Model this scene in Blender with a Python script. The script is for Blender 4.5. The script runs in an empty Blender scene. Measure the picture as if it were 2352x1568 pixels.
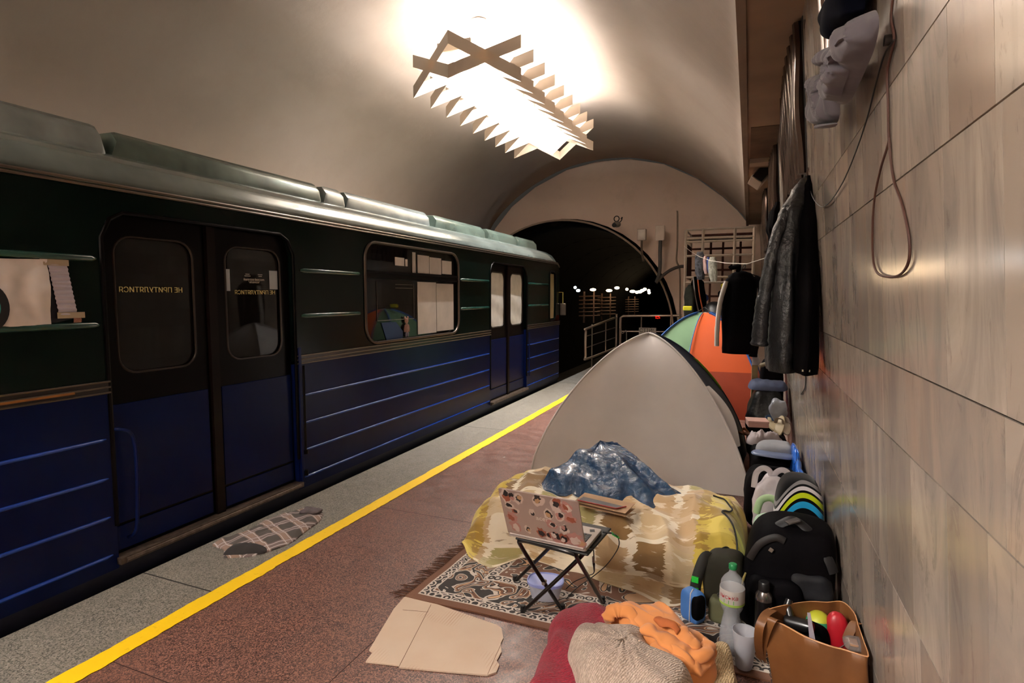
import bpy, bmesh, math, random
from mathutils import Vector, Matrix, noise
random.seed(7)
R=math.radians
# ------------------------------------------------------------------ survey of the place
F=1290.0; CX,CY=1176.0,784.0; HC=1.55
PT=math.atan(104/F); YW=math.atan(536*math.cos(PT)/F)
FW=Vector((-math.sin(YW)*math.cos(PT),math.cos(YW)*math.cos(PT),-math.sin(PT)))
RT=Vector((math.cos(YW),math.sin(YW),0)); UP=RT.cross(FW)
CAM=Vector((0,0,HC))
def _ray(x,y): return FW+RT*((x-CX)/F)-UP*((y-CY)/F)
def P(x,y,z=0.0):
    d=_ray(x,y); return CAM+d*((z-HC)/d.z)
def PX(x,y,X):
    d=_ray(x,y); return CAM+d*(X/d.x)
def PY(x,y,Y):
    d=_ray(x,y); return CAM+d*(Y/d.y)
WX0,WK=.45,.068          # the marble wall leans over the platform: x = WX0 - WK*z
def WX(z): return WX0-WK*z
def PW(x,y,off=0.0):      # a point on the leaning wall, off metres in front of it
    d=_ray(x,y); t=(WX0-off-WK*HC)/(d.x+WK*d.z); return CAM+d*t
# ------------------------------------------------------------------ tagging
def link(o,parent=None):
    bpy.context.scene.collection.objects.link(o)
    if parent is not None: o.parent=parent
    return o
def tag(o,label=None,cat=None,group=None,kind=None):
    if label: o['label']=label
    if cat: o['category']=cat
    if group: o['group']=group
    if kind: o['kind']=kind
    return o
def thing(name,label,cat,loc=(0,0,0),rz=0,group=None):
    o=bpy.data.objects.new(name,None); link(o); o.empty_display_size=.1
    o.location=loc; o.rotation_euler=(0,0,rz)
    return tag(o,label,cat,group)
# ------------------------------------------------------------------ mesh builder
class G:
    def __init__(s): s.v=[]; s.f=[]; s.uv={}
    def add(s,vs,fs):
        n=len(s.v); s.v+= [Vector(v) for v in vs]; s.f+=[tuple(i+n for i in f) for f in fs]; return n
    def box(s,x0,x1,y0,y1,z0,z1,M=None):
        vs=[Vector((x,y,z)) for z in (z0,z1) for y in (y0,y1) for x in (x0,x1)]
        if M is not None: vs=[M@v for v in vs]
        s.add(vs,[(0,2,3,1),(4,5,7,6),(0,1,5,4),(2,6,7,3),(0,4,6,2),(1,3,7,5)]); return s
    def rings(s,rs,cap=True,close=True,loop=False):
        n=len(rs[0]); vs=[p for r in rs for p in r]; fs=[]
        m=len(rs); 
        for i in range(m if loop else m-1):
            i2=(i+1)%m
            for j in range(n if close else n-1):
                j2=(j+1)%n; fs.append((i*n+j,i*n+j2,i2*n+j2,i2*n+j))
        if cap and close and not loop:
            fs.append(tuple(reversed(range(n)))); fs.append(tuple((m-1)*n+j for j in range(n)))
        s.add(vs,fs); return s
    def tube(s,path,r,n=10,cap=True,flat=1.0,loop=False,nrm=None):
        path=[Vector(p) for p in path]; m=len(path)
        rr=r if isinstance(r,(list,tuple)) else [r]*m
        rs=[]; up=None
        for i in range(m):
            if loop: t=path[(i+1)%m]-path[i-1]
            else: t=path[min(i+1,m-1)]-path[max(i-1,0)]
            if t.length<1e-9: t=Vector((0,0,1))
            t.normalize()
            if up is None:
                up=Vector(nrm) if nrm is not None else (Vector((0,0,1)) if abs(t.z)<.9 else Vector((1,0,0)))
            if nrm is not None: up=Vector(nrm)
            up=(up-t*up.dot(t)); 
            if up.length<1e-6: up=Vector((1,0,0))-t*t.x
            up.normalize(); sd=t.cross(up)
            rs.append([path[i]+(sd*math.cos(2*math.pi*k/n)+up*math.sin(2*math.pi*k/n)*flat)*rr[i] for k in range(n)])
        return s.rings(rs,cap,True,loop)
    def lathe(s,prof,c=(0,0,0),n=24,M=None,cap=True,ph=0):
        c=Vector(c); rs=[]
        for r,z in prof:
            q=[Vector((r*math.cos(2*math.pi*k/n+ph),r*math.sin(2*math.pi*k/n+ph),z)) for k in range(n)]
            if M is not None: q=[M@v for v in q]
            rs.append([v+c for v in q])
        return s.rings(rs,cap)
    def prism(s,poly,a,b,axis='z',M=None):
        def mk(p,h):
            if axis=='z': v=Vector((p[0],p[1],h))
            elif axis=='y': v=Vector((p[0],h,p[1]))
            else: v=Vector((h,p[0],p[1]))
            return M@v if M is not None else v
        return s.rings([[mk(p,a) for p in poly],[mk(p,b) for p in poly]])
    def sheet(s,fn,nu,nv,t=0.0):
        g=[[Vector(fn(i/nu,j/nv)) for j in range(nv+1)] for i in range(nu+1)]
        n0=len(s.v)
        vs=[p for r in g for p in r]; W=nv+1
        fs=[(i*W+j,(i+1)*W+j,(i+1)*W+j+1,i*W+j+1) for i in range(nu) for j in range(nv)]
        for i in range(nu+1):
            for j in range(nv+1): s.uv[n0+i*W+j]=(i/nu,j/nv)
        if t:
            N=len(vs); lo=[]
            for i in range(nu+1):
                for j in range(nv+1):
                    a=g[min(i+1,nu)][j]-g[max(i-1,0)][j]; b=g[i][min(j+1,nv)]-g[i][max(j-1,0)]
                    nn=a.cross(b); nn=nn.normalized() if nn.length>1e-12 else Vector((0,0,1))
                    lo.append(g[i][j]-nn*t)
                    s.uv[n0+N+i*W+j]=(i/nu,j/nv)
            fs+=[(N+i*W+j,N+i*W+j+1,N+(i+1)*W+j+1,N+(i+1)*W+j) for i in range(nu) for j in range(nv)]
            for i in range(nu):
                fs.append((i*W,N+i*W,N+(i+1)*W,(i+1)*W)); k=i*W+nv; fs.append((k,k+W,N+k+W,N+k))
            for j in range(nv):
                fs.append((j,j+1,N+j+1,N+j)); k=nu*W+j; fs.append((k,N+k,N+k+1,k+1))
            vs=vs+lo
        s.add(vs,fs); return s
    def blob(s,c,r,e=.5,amp=0,fr=3,M=None,nu=36,nv=20,seed=0,fn=None):
        def sp(w,e): return math.copysign(abs(w)**e,w)
        rs=[]
        for j in range(nv+1):
            ph=-math.pi/2+math.pi*j/nv; ring=[]
            for i in range(nu):
                th=2*math.pi*i/nu
                v=Vector((r[0]*sp(math.cos(ph),e)*sp(math.cos(th),e),r[1]*sp(math.cos(ph),e)*sp(math.sin(th),e),r[2]*sp(math.sin(ph),e)))
                if amp:
                    nv_=noise.noise(v*fr+Vector((seed*7.1,seed*3.3,seed)))
                    v=v*(1+amp*nv_)
                if fn: v=fn(v)
                if M is not None: v=M@v
                ring.append(v+Vector(c))
            rs.append(ring)
        return s.rings(rs,cap=False)
    def heap(s,out,z0,h,p=2.5,q=2.0,amp=.02,fr=6,seed=0,nr=22,na=110,dirv=(1,0),an=.35,ridge=0,c=None,edge=0.0,wob=0):
        # a heap of cloth: a soft mound over a closed outline, with folds running across dirv
        n=len(out); out=[Vector((o[0],o[1],0)) for o in out]
        c=Vector((c[0],c[1],0)) if c else sum(out,Vector())/n
        def cr(t):
            t=t*n; i=int(t)%n; f=t-int(t); a,b,d,e=out[i-1],out[i],out[(i+1)%n],out[(i+2)%n]
            return .5*((2*b)+(d-a)*f+(2*a-5*b+4*d-e)*f*f+(3*b-a-3*d+e)*f**3)
        dv=Vector((dirv[0],dirv[1],0)).normalized(); pv=Vector((-dv.y,dv.x,0))
        rs=[]
        for i in range(nr+1):
            t=i/nr; sc=math.sin(t*math.pi/2) if i<nr else 1.0; ring=[]
            for k in range(na):
                b=cr(k/na); w=1+wob*noise.noise(b*9+Vector((seed,0,0)))*t
                xy=c+(b-c)*sc*w
                base=h*max(0,1-sc**p)**(1/q)
                w3=Vector((xy.dot(dv)*fr,xy.dot(pv)*fr*an,seed*5.7))
                f=noise.noise(w3)+.5*noise.noise(w3*2.3)
                if ridge: f=f*(1-ridge)+ridge*(1-2*abs(noise.noise(w3*1.2+Vector((3,1,2)))))
                z=z0+base+amp*f*(min(1,(1-sc)*6))+edge*(.6+.4*noise.noise(b*14))*(0 if i==nr else 1)
                ring.append(Vector((xy.x,xy.y,max(z,z0+.001))))
            rs.append(ring)
        rs.append([Vector((v.x,v.y,z0)) for v in rs[-1]])
        rs=list(reversed(rs))
        return s.rings(rs,cap=True)
    def build(s,name,mat,parent=None,sm=40,bev=0,sub=0,M=None):
        me=bpy.data.meshes.new(name)
        vs=[M@v for v in s.v] if M is not None else s.v
        me.from_pydata([tuple(v) for v in vs],[],s.f); me.validate()
        bm=bmesh.new(); bm.from_mesh(me); bmesh.ops.recalc_face_normals(bm,faces=bm.faces[:]); bm.to_mesh(me); bm.free()
        if s.uv and len(me.vertices)==len(s.v):
            uvl=me.uv_layers.new(name='UVMap')
            for l in me.loops: uvl.data[l.index].uv=s.uv.get(l.vertex_index,(0,0))
        if sm:
            me.shade_smooth(); me.set_sharp_from_angle(angle=R(sm))
        if mat is not None: me.materials.append(mat)
        o=bpy.data.objects.new(name,me); link(o,parent)
        if bev:
            m=o.modifiers.new('b','BEVEL'); m.width=bev; m.segments=2; m.limit_method='ANGLE'; m.angle_limit=R(35)
        if sub:
            m=o.modifiers.new('s','SUBSURF'); m.levels=sub; m.render_levels=sub
        return o
def local(o,loc):
    # put a finished object's origin at loc without moving it
    o.data.transform(Matrix.Translation(-Vector(loc))); o.location=Vector(loc)+o.location; return o
def spl(pts,k=6,closed=False):
    pts=[Vector(p) for p in pts]; n=len(pts); out=[]
    rng=range(n if closed else n-1)
    for i in rng:
        if closed: a,b,c,d=pts[i-1],pts[i],pts[(i+1)%n],pts[(i+2)%n]
        else: a,b,c,d=pts[max(i-1,0)],pts[i],pts[i+1],pts[min(i+2,n-1)]
        for j in range(k):
            f=j/k; out.append(.5*((2*b)+(c-a)*f+(2*a-5*b+4*c-d)*f*f+(3*b-a-3*c+d)*f**3))
    if not closed: out.append(pts[-1])
    return out
def rrect(y0,y1,z0,z1,r,n=6):
    out=[]
    for cy,cz,a in ((y1-r,z1-r,0),(y0+r,z1-r,90),(y0+r,z0+r,180),(y1-r,z0+r,270)):
        for k in range(n+1):
            t=R(a+90*k/n); out.append((cy+r*math.cos(t),cz+r*math.sin(t)))
    return out
def holed(name,outer,holes,x,th,mat,parent=None,axis='x'):
    # flat plate with holes; polygon in (y,z) at plane x, thickness th going -x (axis 'x') or (x,z) at plane y
    cu=bpy.data.curves.new(name,'CURVE'); cu.dimensions='2D'; cu.fill_mode='BOTH'; cu.extrude=th/2
    for poly in [outer]+holes:
        sp=cu.splines.new('POLY'); sp.points.add(len(poly)-1); sp.use_cyclic_u=True
        for i,p in enumerate(poly): sp.points[i].co=(p[0],p[1],0,1)
    tmp=bpy.data.objects.new('t',cu); link(tmp)
    dg=bpy.context.evaluated_depsgraph_get(); me=bpy.data.meshes.new_from_object(tmp.evaluated_get(dg))
    bpy.data.objects.remove(tmp)
    if axis=='x': M=Matrix(((0,0,1,x-th/2),(1,0,0,0),(0,1,0,0),(0,0,0,1)))
    elif axis=='z': M=Matrix(((1,0,0,0),(0,1,0,0),(0,0,1,x-th/2),(0,0,0,1)))
    else: M=Matrix(((1,0,0,0),(0,0,1,x+th/2),(0,1,0,0),(0,0,0,1)))
    me.transform(M); me.materials.clear(); me.materials.append(mat); me.name=name
    bm=bmesh.new(); bm.from_mesh(me); bmesh.ops.recalc_face_normals(bm,faces=bm.faces[:]); bm.to_mesh(me); bm.free()
    o=bpy.data.objects.new(name,me); link(o,parent); return o
def text(name,body,size,M,mat,parent=None,th=.001,mirror=False,align='CENTER'):
    cu=bpy.data.curves.new(name,'FONT'); cu.body=body; cu.size=size; cu.extrude=th; cu.align_x=align; cu.align_y='CENTER'
    tmp=bpy.data.objects.new('t',cu); link(tmp)
    dg=bpy.context.evaluated_depsgraph_get(); me=bpy.data.meshes.new_from_object(tmp.evaluated_get(dg))
    bpy.data.objects.remove(tmp)
    if mirror: me.transform(Matrix.Scale(-1,4,(1,0,0)))
    me.transform(M); me.materials.clear(); me.materials.append(mat); me.name=name
    o=bpy.data.objects.new(name,me); link(o,parent); return o
def frameM(o,ex,ey):
    ex=Vector(ex).normalized(); ez=ex.cross(Vector(ey)).normalized(); ey=ez.cross(ex)
    return Matrix(((ex.x,ey.x,ez.x,o[0]),(ex.y,ey.y,ez.y,o[1]),(ex.z,ey.z,ez.z,o[2]),(0,0,0,1)))
# ------------------------------------------------------------------ materials
MT={}
class N:
    def __init__(s,name):
        s.m=bpy.data.materials.new(name); s.m.use_nodes=True; s.t=s.m.node_tree
        s.b=s.t.nodes['Principled BSDF']; s.o=s.t.nodes['Material Output']
    def n(s,ty,**kw):
        x=s.t.nodes.new(ty)
        for k,v in kw.items():
            if k in x.inputs.keys() if hasattr(x.inputs,'keys') else False: x.inputs[k].default_value=v
            else:
                kk=k.replace('_',' ')
                if kk in x.inputs.keys(): x.inputs[kk].default_value=v
                else: setattr(x,k,v)
        return x
    def l(s,a,b): s.t.links.new(a,b)
    def co(s,kind='Object',sc=(1,1,1),rot=(0,0,0),loc=(0,0,0)):
        c=s.n('ShaderNodeTexCoord'); m=s.n('ShaderNodeMapping'); m.inputs['Scale'].default_value=sc; m.inputs['Rotation'].default_value=rot; m.inputs['Location'].default_value=loc
        s.l(c.outputs[kind],m.inputs['Vector']); return m.outputs['Vector']
    def ramp(s,fac,stops,interp='LINEAR'):
        r=s.n('ShaderNodeValToRGB'); r.color_ramp.interpolation=interp
        e=r.color_ramp.elements
        while len(e)<len(stops): e.new(.5)
        for i,(p,c) in enumerate(stops):
            e[i].position=p; e[i].color=(c[0],c[1],c[2],1) if not isinstance(c,(int,float)) else (c,c,c,1)
        s.l(fac,r.inputs['Fac']); return r.outputs['Color']
    def mix(s,fac,a,b,bt='MIX'):
        x=s.n('ShaderNodeMix'); x.data_type='RGBA'; x.blend_type=bt
        for k,v in ((0,fac),(6,a),(7,b)):
            if hasattr(v,'is_linked') or hasattr(v,'links'): s.l(v,x.inputs[k])
            else: x.inputs[k].default_value=v if k==0 else (v[0],v[1],v[2],1)
        return x.outputs[2]
    def math(s,op,a,b=None):
        x=s.n('ShaderNodeMath'); x.operation=op
        for i,v in enumerate((a,b)):
            if v is None: continue
            if isinstance(v,(int,float)): x.inputs[i].default_value=v
            else: s.l(v,x.inputs[i])
        return x.outputs[0]
    def noise(s,vec,scale,detail=4,rough=.55,dist=0):
        x=s.n('ShaderNodeTexNoise'); x.inputs['Scale'].default_value=scale; x.inputs['Detail'].default_value=detail; x.inputs['Roughness'].default_value=rough; x.inputs['Distortion'].default_value=dist
        s.l(vec,x.inputs['Vector']); return x.outputs['Fac']
    def voro(s,vec,scale,feat='F1',out='Distance',rnd=1):
        x=s.n('ShaderNodeTexVoronoi'); x.feature=feat; x.inputs['Scale'].default_value=scale; x.inputs['Randomness'].default_value=rnd
        s.l(vec,x.inputs['Vector']); return x.outputs[out]
    def bump(s,h,st=.3,d=.01):
        x=s.n('ShaderNodeBump'); x.inputs['Strength'].default_value=st; x.inputs['Distance'].default_value=d
        s.l(h,x.inputs['Height']); s.l(x.outputs['Normal'],s.b.inputs['Normal']); return x
def srgb(h):
    if isinstance(h,str): c=[int(h[i:i+2],16)/255 for i in (0,2,4)]
    else: c=[x/255 for x in h]
    return tuple(x/12.92 if x<=.04045 else ((x+.055)/1.055)**2.4 for x in c)
def mat(name,col,rough=.6,metal=0,var=.12,vs=6,bump=0,bs=40,bd=.004,trans=0,spec=.5,alpha=1,emit=None,es=0,sheen=0,coat=0,stretch=(1,1,1)):
    if name in MT: return MT[name]
    n=N(name); c=srgb(col) if (isinstance(col,str) or max(col)>1) else col
    b=n.b; b.inputs['Roughness'].default_value=rough; b.inputs['Metallic'].default_value=metal
    b.inputs['Specular IOR Level'].default_value=spec
    if trans: b.inputs['Transmission Weight'].default_value=trans
    if coat: b.inputs['Coat Weight'].default_value=coat; b.inputs['Coat Roughness'].default_value=.08
    if alpha<1: b.inputs['Alpha'].default_value=alpha
    if sheen: b.inputs['Sheen Weight'].default_value=sheen
    v=n.co('Object',stretch)
    if var:
        f=n.noise(v,vs,3); lo=[x*(1-var) for x in c]; hi=[min(1,x*(1+var)) for x in c]
        n.l(n.ramp(f,[(.3,lo),(.7,hi)]),b.inputs['Base Color'])
    else: b.inputs['Base Color'].default_value=(*c,1)
    if bump: n.bump(n.noise(v,bs,3),bump,bd)
    if emit is not None: b.inputs['Emission Color'].default_value=(*(srgb(emit) if isinstance(emit,str) else emit),1); b.inputs['Emission Strength'].default_value=es
    MT[name]=n.m; return n.m
# ================================================================== SETTING
def struct(o): o['kind']='structure'; return o
YE=13.3
# plaster
def plaster(name='plaster',ca='9f9185',cb='ada095'):
    n=N(name); v=n.co('Object')
    c=n.ramp(n.noise(v,.55,4),[(.3,srgb(ca)),(.7,srgb(cb))])
    c=n.mix(n.ramp(n.noise(v,1.7,6,.7),[(.55,0),(.8,.28)]),c,srgb('9a8676'),'MIX')
    n.l(c,n.b.inputs['Base Color']); n.b.inputs['Roughness'].default_value=.62; n.b.inputs['Specular IOR Level'].default_value=.3
    n.bump(n.noise(v,2.2,5),.35,.03); return n.m
M_pl=plaster(); M_ple=plaster('end_plaster_lit','d9bfae','e2cab9')  # end wall: lighter copy of the vault plaster, its brightness put into the colour
def granite(name,base,stops,scale,rough):
    n=N(name); v=n.co('Object')
    a=n.voro(v,scale,'F1','Color'); 
    sep=n.n('ShaderNodeSeparateColor'); n.l(a,sep.inputs[0])
    c=n.ramp(sep.outputs[0],stops,'CONSTANT')
    d=n.noise(v,scale*.35,4,.7)
    c=n.mix(n.ramp(d,[(.42,0),(.62,.65)]),c,base)
    e=n.noise(v,1.3,4); c=n.mix(n.ramp(e,[(.35,.0),(.75,.22)]),c,tuple(x*.55 for x in base))
    n.l(c,n.b.inputs['Base Color']); n.b.inputs['Roughness'].default_value=rough
    n.l(n.ramp(n.noise(v,9,4),[(.3,rough-.1),(.7,rough+.12)]),n.b.inputs['Roughness'])
    n.bump(n.noise(v,60,3),.12,.003); return n.m
M_red=granite('red_granite',srgb('6e4c42'),[(0,srgb('2e211e')),(.3,srgb('7c5548')),(.55,srgb('966b5b')),(.8,srgb('4e3831'))],210,.42)
M_gry=granite('grey_granite',srgb('6e685f'),[(0,srgb('4a463f')),(.35,srgb('7d766b')),(.7,srgb('8f887c'))],190,.5)
M_conc=mat('dark_concrete','2b2725',.9,var=.3,vs=3,bump=.4)
M_soff=mat('soffit_paint','9a8069',.7,var=.25,vs=1.6,bump=.2,bs=8)
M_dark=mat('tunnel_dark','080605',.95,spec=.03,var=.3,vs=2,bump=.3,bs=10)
# platform floor
XE=-3.08; XY1,XY0=-2.44,-2.545
g=G(); g.box(XY0,.6,-9,12.75,-.25,0); fl=struct(g.build('floor',M_red,sm=0))
g=G(); g.box(XE,XY0,-9,12.75,-.25,0); fe=struct(g.build('floor',M_gry,sm=0)); 
g=G()
for y in (2.02,): g.box(XE,XY0,y-.004,y+.004,.0,.0008)
for y in (-5.5,-1.7,5.9,9.6): g.box(XE,XY0,y-.004,y+.004,.0,.0008)
struct(g.build('trim_1',mat('seam','2a2622',.9,var=0),sm=0))
# thin joints in the red slabs
g=G()
for y in (1.45,3.35,5.4,7.4,9.5,11.5): g.box(XY1,.42,y-.002,y+.002,0,.0006)
for x in (-1.5,-.6): g.box(x-.002,x+.002,0,12.7,0,.0006)
struct(g.build('trim_2',mat('seam_red','3c2622',.9,var=0),sm=0))
# worn yellow line with ragged edges
def yel(u,v):
    y=-3+15.7*u; a=.008*noise.noise(Vector((y*5,0,1)))+.005*noise.noise(Vector((y*23,0,4))); b=.008*noise.noise(Vector((y*6,7,1)))+.006*noise.noise(Vector((y*26,9,4)))
    return (XY0+a+(XY1-XY0+b-a)*v,y,.0022)
n=N('yellow_paint'); v=n.co('Object'); n.l(n.mix(n.ramp(n.noise(v,26,5,.7),[(.6,0),(.72,.55)]),srgb('f0c40c'),srgb('b08414')),n.b.inputs['Base Color']); n.b.inputs['Roughness'].default_value=.55; n.bump(n.noise(v,60,4),.2,.003); M_yel=n.m
g=G(); g.sheet(yel,900,1,.002); struct(g.build('trim_3',M_yel,sm=0))
g=G()
for (y,r) in ((2.07,.016),(4.05,.010),(2.29,.006),(1.83,.007)): g.lathe([(r,.0023),(r,.0030)],(XY0+.052+random.uniform(-.02,.02),y,0),14)
struct(g.build('trim_4',mat('paint_chip','3a332c',.9,var=0),sm=0))
# platform flank, track bed, rails
g=G(); g.box(XE+.02,XE+.3,-9,12.75,-1.3,-.02); g.box(-9.5,XE+.1,-9,45,-1.5,-1.3); struct(g.build('floor',M_conc,sm=0))
g=G(); g.box(-3.1,.6,12.75,13.3,-1.3,-.35); struct(g.build('floor',M_conc,sm=0))
# vault
prof=[(.0,3.08),(-.07,3.25),(-.2,3.4),(-.52,3.72),(-1.07,4.16),(-1.82,4.55),(-2.6,4.74),(-3.4,4.75),(-4.17,4.61),(-5.0,4.25),(-5.64,3.8),(-6.1,3.28),(-6.4,2.5),(-6.5,1.6),(-6.5,.6),(-6.5,-1.4)]
pf=[Vector((a,0,b)) for a,b in prof]; pf=spl(pf,5)
g=G(); g.sheet(lambda u,v:(lambda p,y:(p.x-.085*(1-max(0,y)/13.3)*max(0,1-u*3),y,p.z))(pf[min(len(pf)-1,int(round(u*(len(pf)-1))))],-9+(YE+9)*v),len(pf)-1,24)
vault=struct(g.build('ceiling',M_pl,sm=60)); m=vault.modifiers.new('s','SOLIDIFY'); m.thickness=.08; m.offset=1
# shell foot bead and soffit beam on the right
def skew(x0,x1,z0,z1):
    g=G(); g.rings([[Vector((x-.085+.085*max(0,y)/13.3 if x<.1 else x,y,z)) for x,z in ((x0,z0),(x1,z0),(x1,z1),(x0,z1))] for y in (-9,0,6,YE)]); return g
g=skew(-.03,.02,3.06,3.10); struct(g.build('trim_5',mat('cream_edge','8a7462',.6,var=.1)))
g=skew(-.02,.5,3.085,3.3); struct(g.build('ceiling',M_soff,sm=0))
g=G(); g.box(-.0,.26,6.95,7.15,3.03,3.09); struct(g.build('trim_6',mat('strip_pale','b09c88',.6,var=.15),sm=0))
g=G(); g.box(.0,.26,5.7,6.95,3.079,3.086); struct(g.build('trim_6',mat('soffit_stain','6b5440',.8,var=.4,vs=3),sm=0))
# end wall with the round tunnel mouth
arc=[]; cx,cz,rr=-4.28,.62,2.78
hole=[(cx+rr*math.cos(R(a)),cz+rr*math.sin(R(a))) for a in range(-48,229,4)]
outer=[(.6,-1.6),(.6,4.4),(-.02,4.4)]+[(-.03,3.2)]+[(x-.02,z+.05) for x,z in prof[2:12]]+[(-6.6,2.5),(-6.6,-1.6)]
ew=holed('wall_end',outer,[hole],YE+.35,.35,M_ple,axis='y'); struct(ew)
g=G(); rim=[Vector((x,YE-.005,z)) for x,z in hole]; g.tube(rim,.022,8); struct(g.build('trim_7',mat('arch_rim','9b8572',.6,var=.1)))
# tunnel beyond, running straight and then bending away
def tun(u,v):
    y=YE+.3+45*v; a=R(-70+320*u); rr=2.85; off=.0*v
    return (cx+off+rr*math.cos(a),y,cz+rr*math.sin(a))
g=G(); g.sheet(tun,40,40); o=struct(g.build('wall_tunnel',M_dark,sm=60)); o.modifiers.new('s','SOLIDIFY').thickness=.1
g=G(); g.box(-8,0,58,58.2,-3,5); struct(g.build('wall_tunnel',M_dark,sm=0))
g=G()
for x in (-5.25,-3.73): g.box(x-.035,x+.035,-9,57,-1.3,-1.14)
struct(g.build('trim_8',mat('rail_steel','6a625c',.35,.9)))
# tunnel ribs to catch the lamps
g=G()
for k in range(14):
    y=YE+1.2+k*3.0; g.tube([(cx+2.8*math.cos(R(a)),y,cz+2.8*math.sin(R(a))) for a in range(-30,211,10)],.06,6)
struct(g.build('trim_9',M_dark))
# ------- marble wall of slabs
XW=.42
def marble():
    n=N('marble'); at=n.n('ShaderNodeVertexColor'); at.layer_name='slab'
    sep=n.n('ShaderNodeSeparateColor'); n.l(at.outputs['Color'],sep.inputs[0])
    c0=n.n('ShaderNodeTexCoord'); add=n.n('ShaderNodeVectorMath'); add.operation='MULTIPLY_ADD'
    n.l(at.outputs['Color'],add.inputs[0]); add.inputs[1].default_value=(11,13,17); n.l(c0.outputs['Object'],add.inputs[2])
    mp=n.n('ShaderNodeMapping'); mp.inputs['Scale'].default_value=(1,2.6,.75); mp.inputs['Rotation'].default_value=(.35,0,0); n.l(add.outputs[0],mp.inputs['Vector']); v=mp.outputs['Vector']
    base=n.ramp(sep.outputs[0],[(0,srgb('8b7d70')),(.35,srgb('a09284')),(.7,srgb('ac9f91')),(1,srgb('b5a797'))])
    f1=n.noise(v,1.6,7,.62,1.2); c=n.mix(n.ramp(f1,[(.42,0),(.62,.7)]),base,srgb('80776f'))
    f2=n.noise(v,3.4,8,.7,2.2); c=n.mix(n.ramp(f2,[(.56,0),(.64,.45),(.7,0)]),c,srgb('6f625a'))
    f3=n.noise(v,.9,4,.5,.6); c=n.mix(n.ramp(f3,[(.55,0),(.75,.35)]),c,srgb('b0896a'))
    n.l(c,n.b.inputs['Base Color']); n.l(n.ramp(n.noise(c0.outputs['Object'],3,3),[(.3,.14),(.7,.27)]),n.b.inputs['Roughness'])
    n.b.inputs['Specular IOR Level'].default_value=.5
    n.bump(n.noise(c0.outputs['Object'],1.2,2),.06,.02)
    return n.m
M_mar=marble()
bands=[-.02,.33,.76,1.173,1.375,1.825,2.06,2.55,3.09]
g=G(); cols=[]
rs=random.Random(3)
for bi in range(len(bands)-1):
    z0,z1=bands[bi],bands[bi+1]; y=-8.9+rs.uniform(0,.3)
    while y<YE+.3:
        w=rs.choice([.2,.26,.26,.32]) if bi not in (3,) else rs.choice([.6,.8])
        y1=min(y+w,YE+.32); gp=.0008 if bi!=3 else .001
        n0=len(g.v); g.box(0,.03,y+gp,y1-gp,z0+.0018,z1-.0018)
        for q in g.v[n0:]: q.x+=WX(q.z); cols.append((rs.random(),rs.random(),rs.random())); y=y1
wr=struct(g.build('wall_right',M_mar,sm=0))
ca=wr.data.color_attributes.new('slab','FLOAT_COLOR','CORNER')
for i,p in enumerate(wr.data.polygons):
    c=cols[i//6]
    for li in p.loop_indices: ca.data[li].color=(*c,1)
g=G(); g.box(.012,.3,-9,YE+.3,-.02,3.1)
for q in g.v: q.x+=WX(q.z)
struct(g.build('wall_right',mat('joint','1f1a17',.9,var=0),sm=0))
g=G(); g.box(-6.6,.6,-9.2,-9,-1.6,5); struct(g.build('wall_back',M_pl,sm=0))
# ------------------------------------------------------------------ lights: the two chandeliers over the platform
M_lv=mat('louvre_enamel','b3a594',.45,var=.05,vs=3)
M_tube=mat('lit_tube','ffffff',.5,var=0,emit=(1.0,.955,.90),es=75)
M_white=mat('white_enamel','cfc6ba',.4,var=.04)
def chandelier(ox,oy,label):
    zb=3.85; ht=.49; sh=.139; pw=.388; hw=.675; zt=zb+ht
    t=thing('chandelier',label,'chandelier',(ox,oy,zt),0,'louvred chandeliers under the vault')
    def plate(a,b,up):
        a=Vector(a); b=Vector(b); d=(b-a).normalized(); nn=Vector((-d.y,d.x,0))*.0015
        (za,zc)=(ht-sh,0) if up else (0,ht-sh)
        g=G(); vs=[]
        for s_ in (-1,1):
            for (p,z) in ((a,za),(b,zc),(b,zc+sh),(a,za+sh)): vs.append(Vector((p.x,p.y,z-ht))+nn*s_)
        g.add(vs,[(0,1,2,3),(7,6,5,4),(0,4,5,1),(1,5,6,2),(2,6,7,3),(3,7,4,0)])
        g.build('louvre_plate',M_lv,t,sm=0)
    for s_ in (-1,1):
        for k in range(10):
            Mk=Vector((0,k*pw,0)); Mk1=Vector((0,(k+1)*pw,0)); C=Vector((s_*hw/2,(k+.5)*pw,0))
            A1=Vector((s_*hw,(k+1)*pw,0)); A0=Vector((s_*hw,k*pw,0))
            for up in (True,False):
                if k<9: plate(Mk,A1,up)
                else: plate(Mk,Mk+(A1-Mk)*.5,up) if False else None
                if k>0: plate(Mk1,A0,up)
            if k==9:
                pass
    for y in (.55,1.35,2.15,2.95):
        for x in (-.17,.17):
            g=G(); g.tube([(x,y-.42,-.12),(x,y+.42,-.12)],.013,10); g.build('fluorescent_tube',M_tube,t)
        g=G(); g.box(-.2,.2,y-.43,y-.40,-.16,-.06); g.build('lamp_holder',M_white,t,sm=0)
    g=G(); g.box(-.03,.03,.1,3.75,-.03,.0); g.build('spine',M_white,t,sm=0)
    for y in (.75,3.05):
        g=G(); g.lathe([(.012,0),(.012,.28)],(0,y,0),10); g.build('stem',M_white,t)
        g=G(); g.lathe([(.055,.24),(.085,.28),(.095,.38)],(0,y,0),24); g.lathe([(.1,.38),(.1,.405)],(0,y,0),24); g.build('canopy',M_white,t)
    return t
chandelier(-2.975,5.42,'long white louvred chandelier of crossed plates under the vault above the train')
chandelier(-2.975,-4.6,'matching louvred chandelier hanging farther back along the platform')
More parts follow.
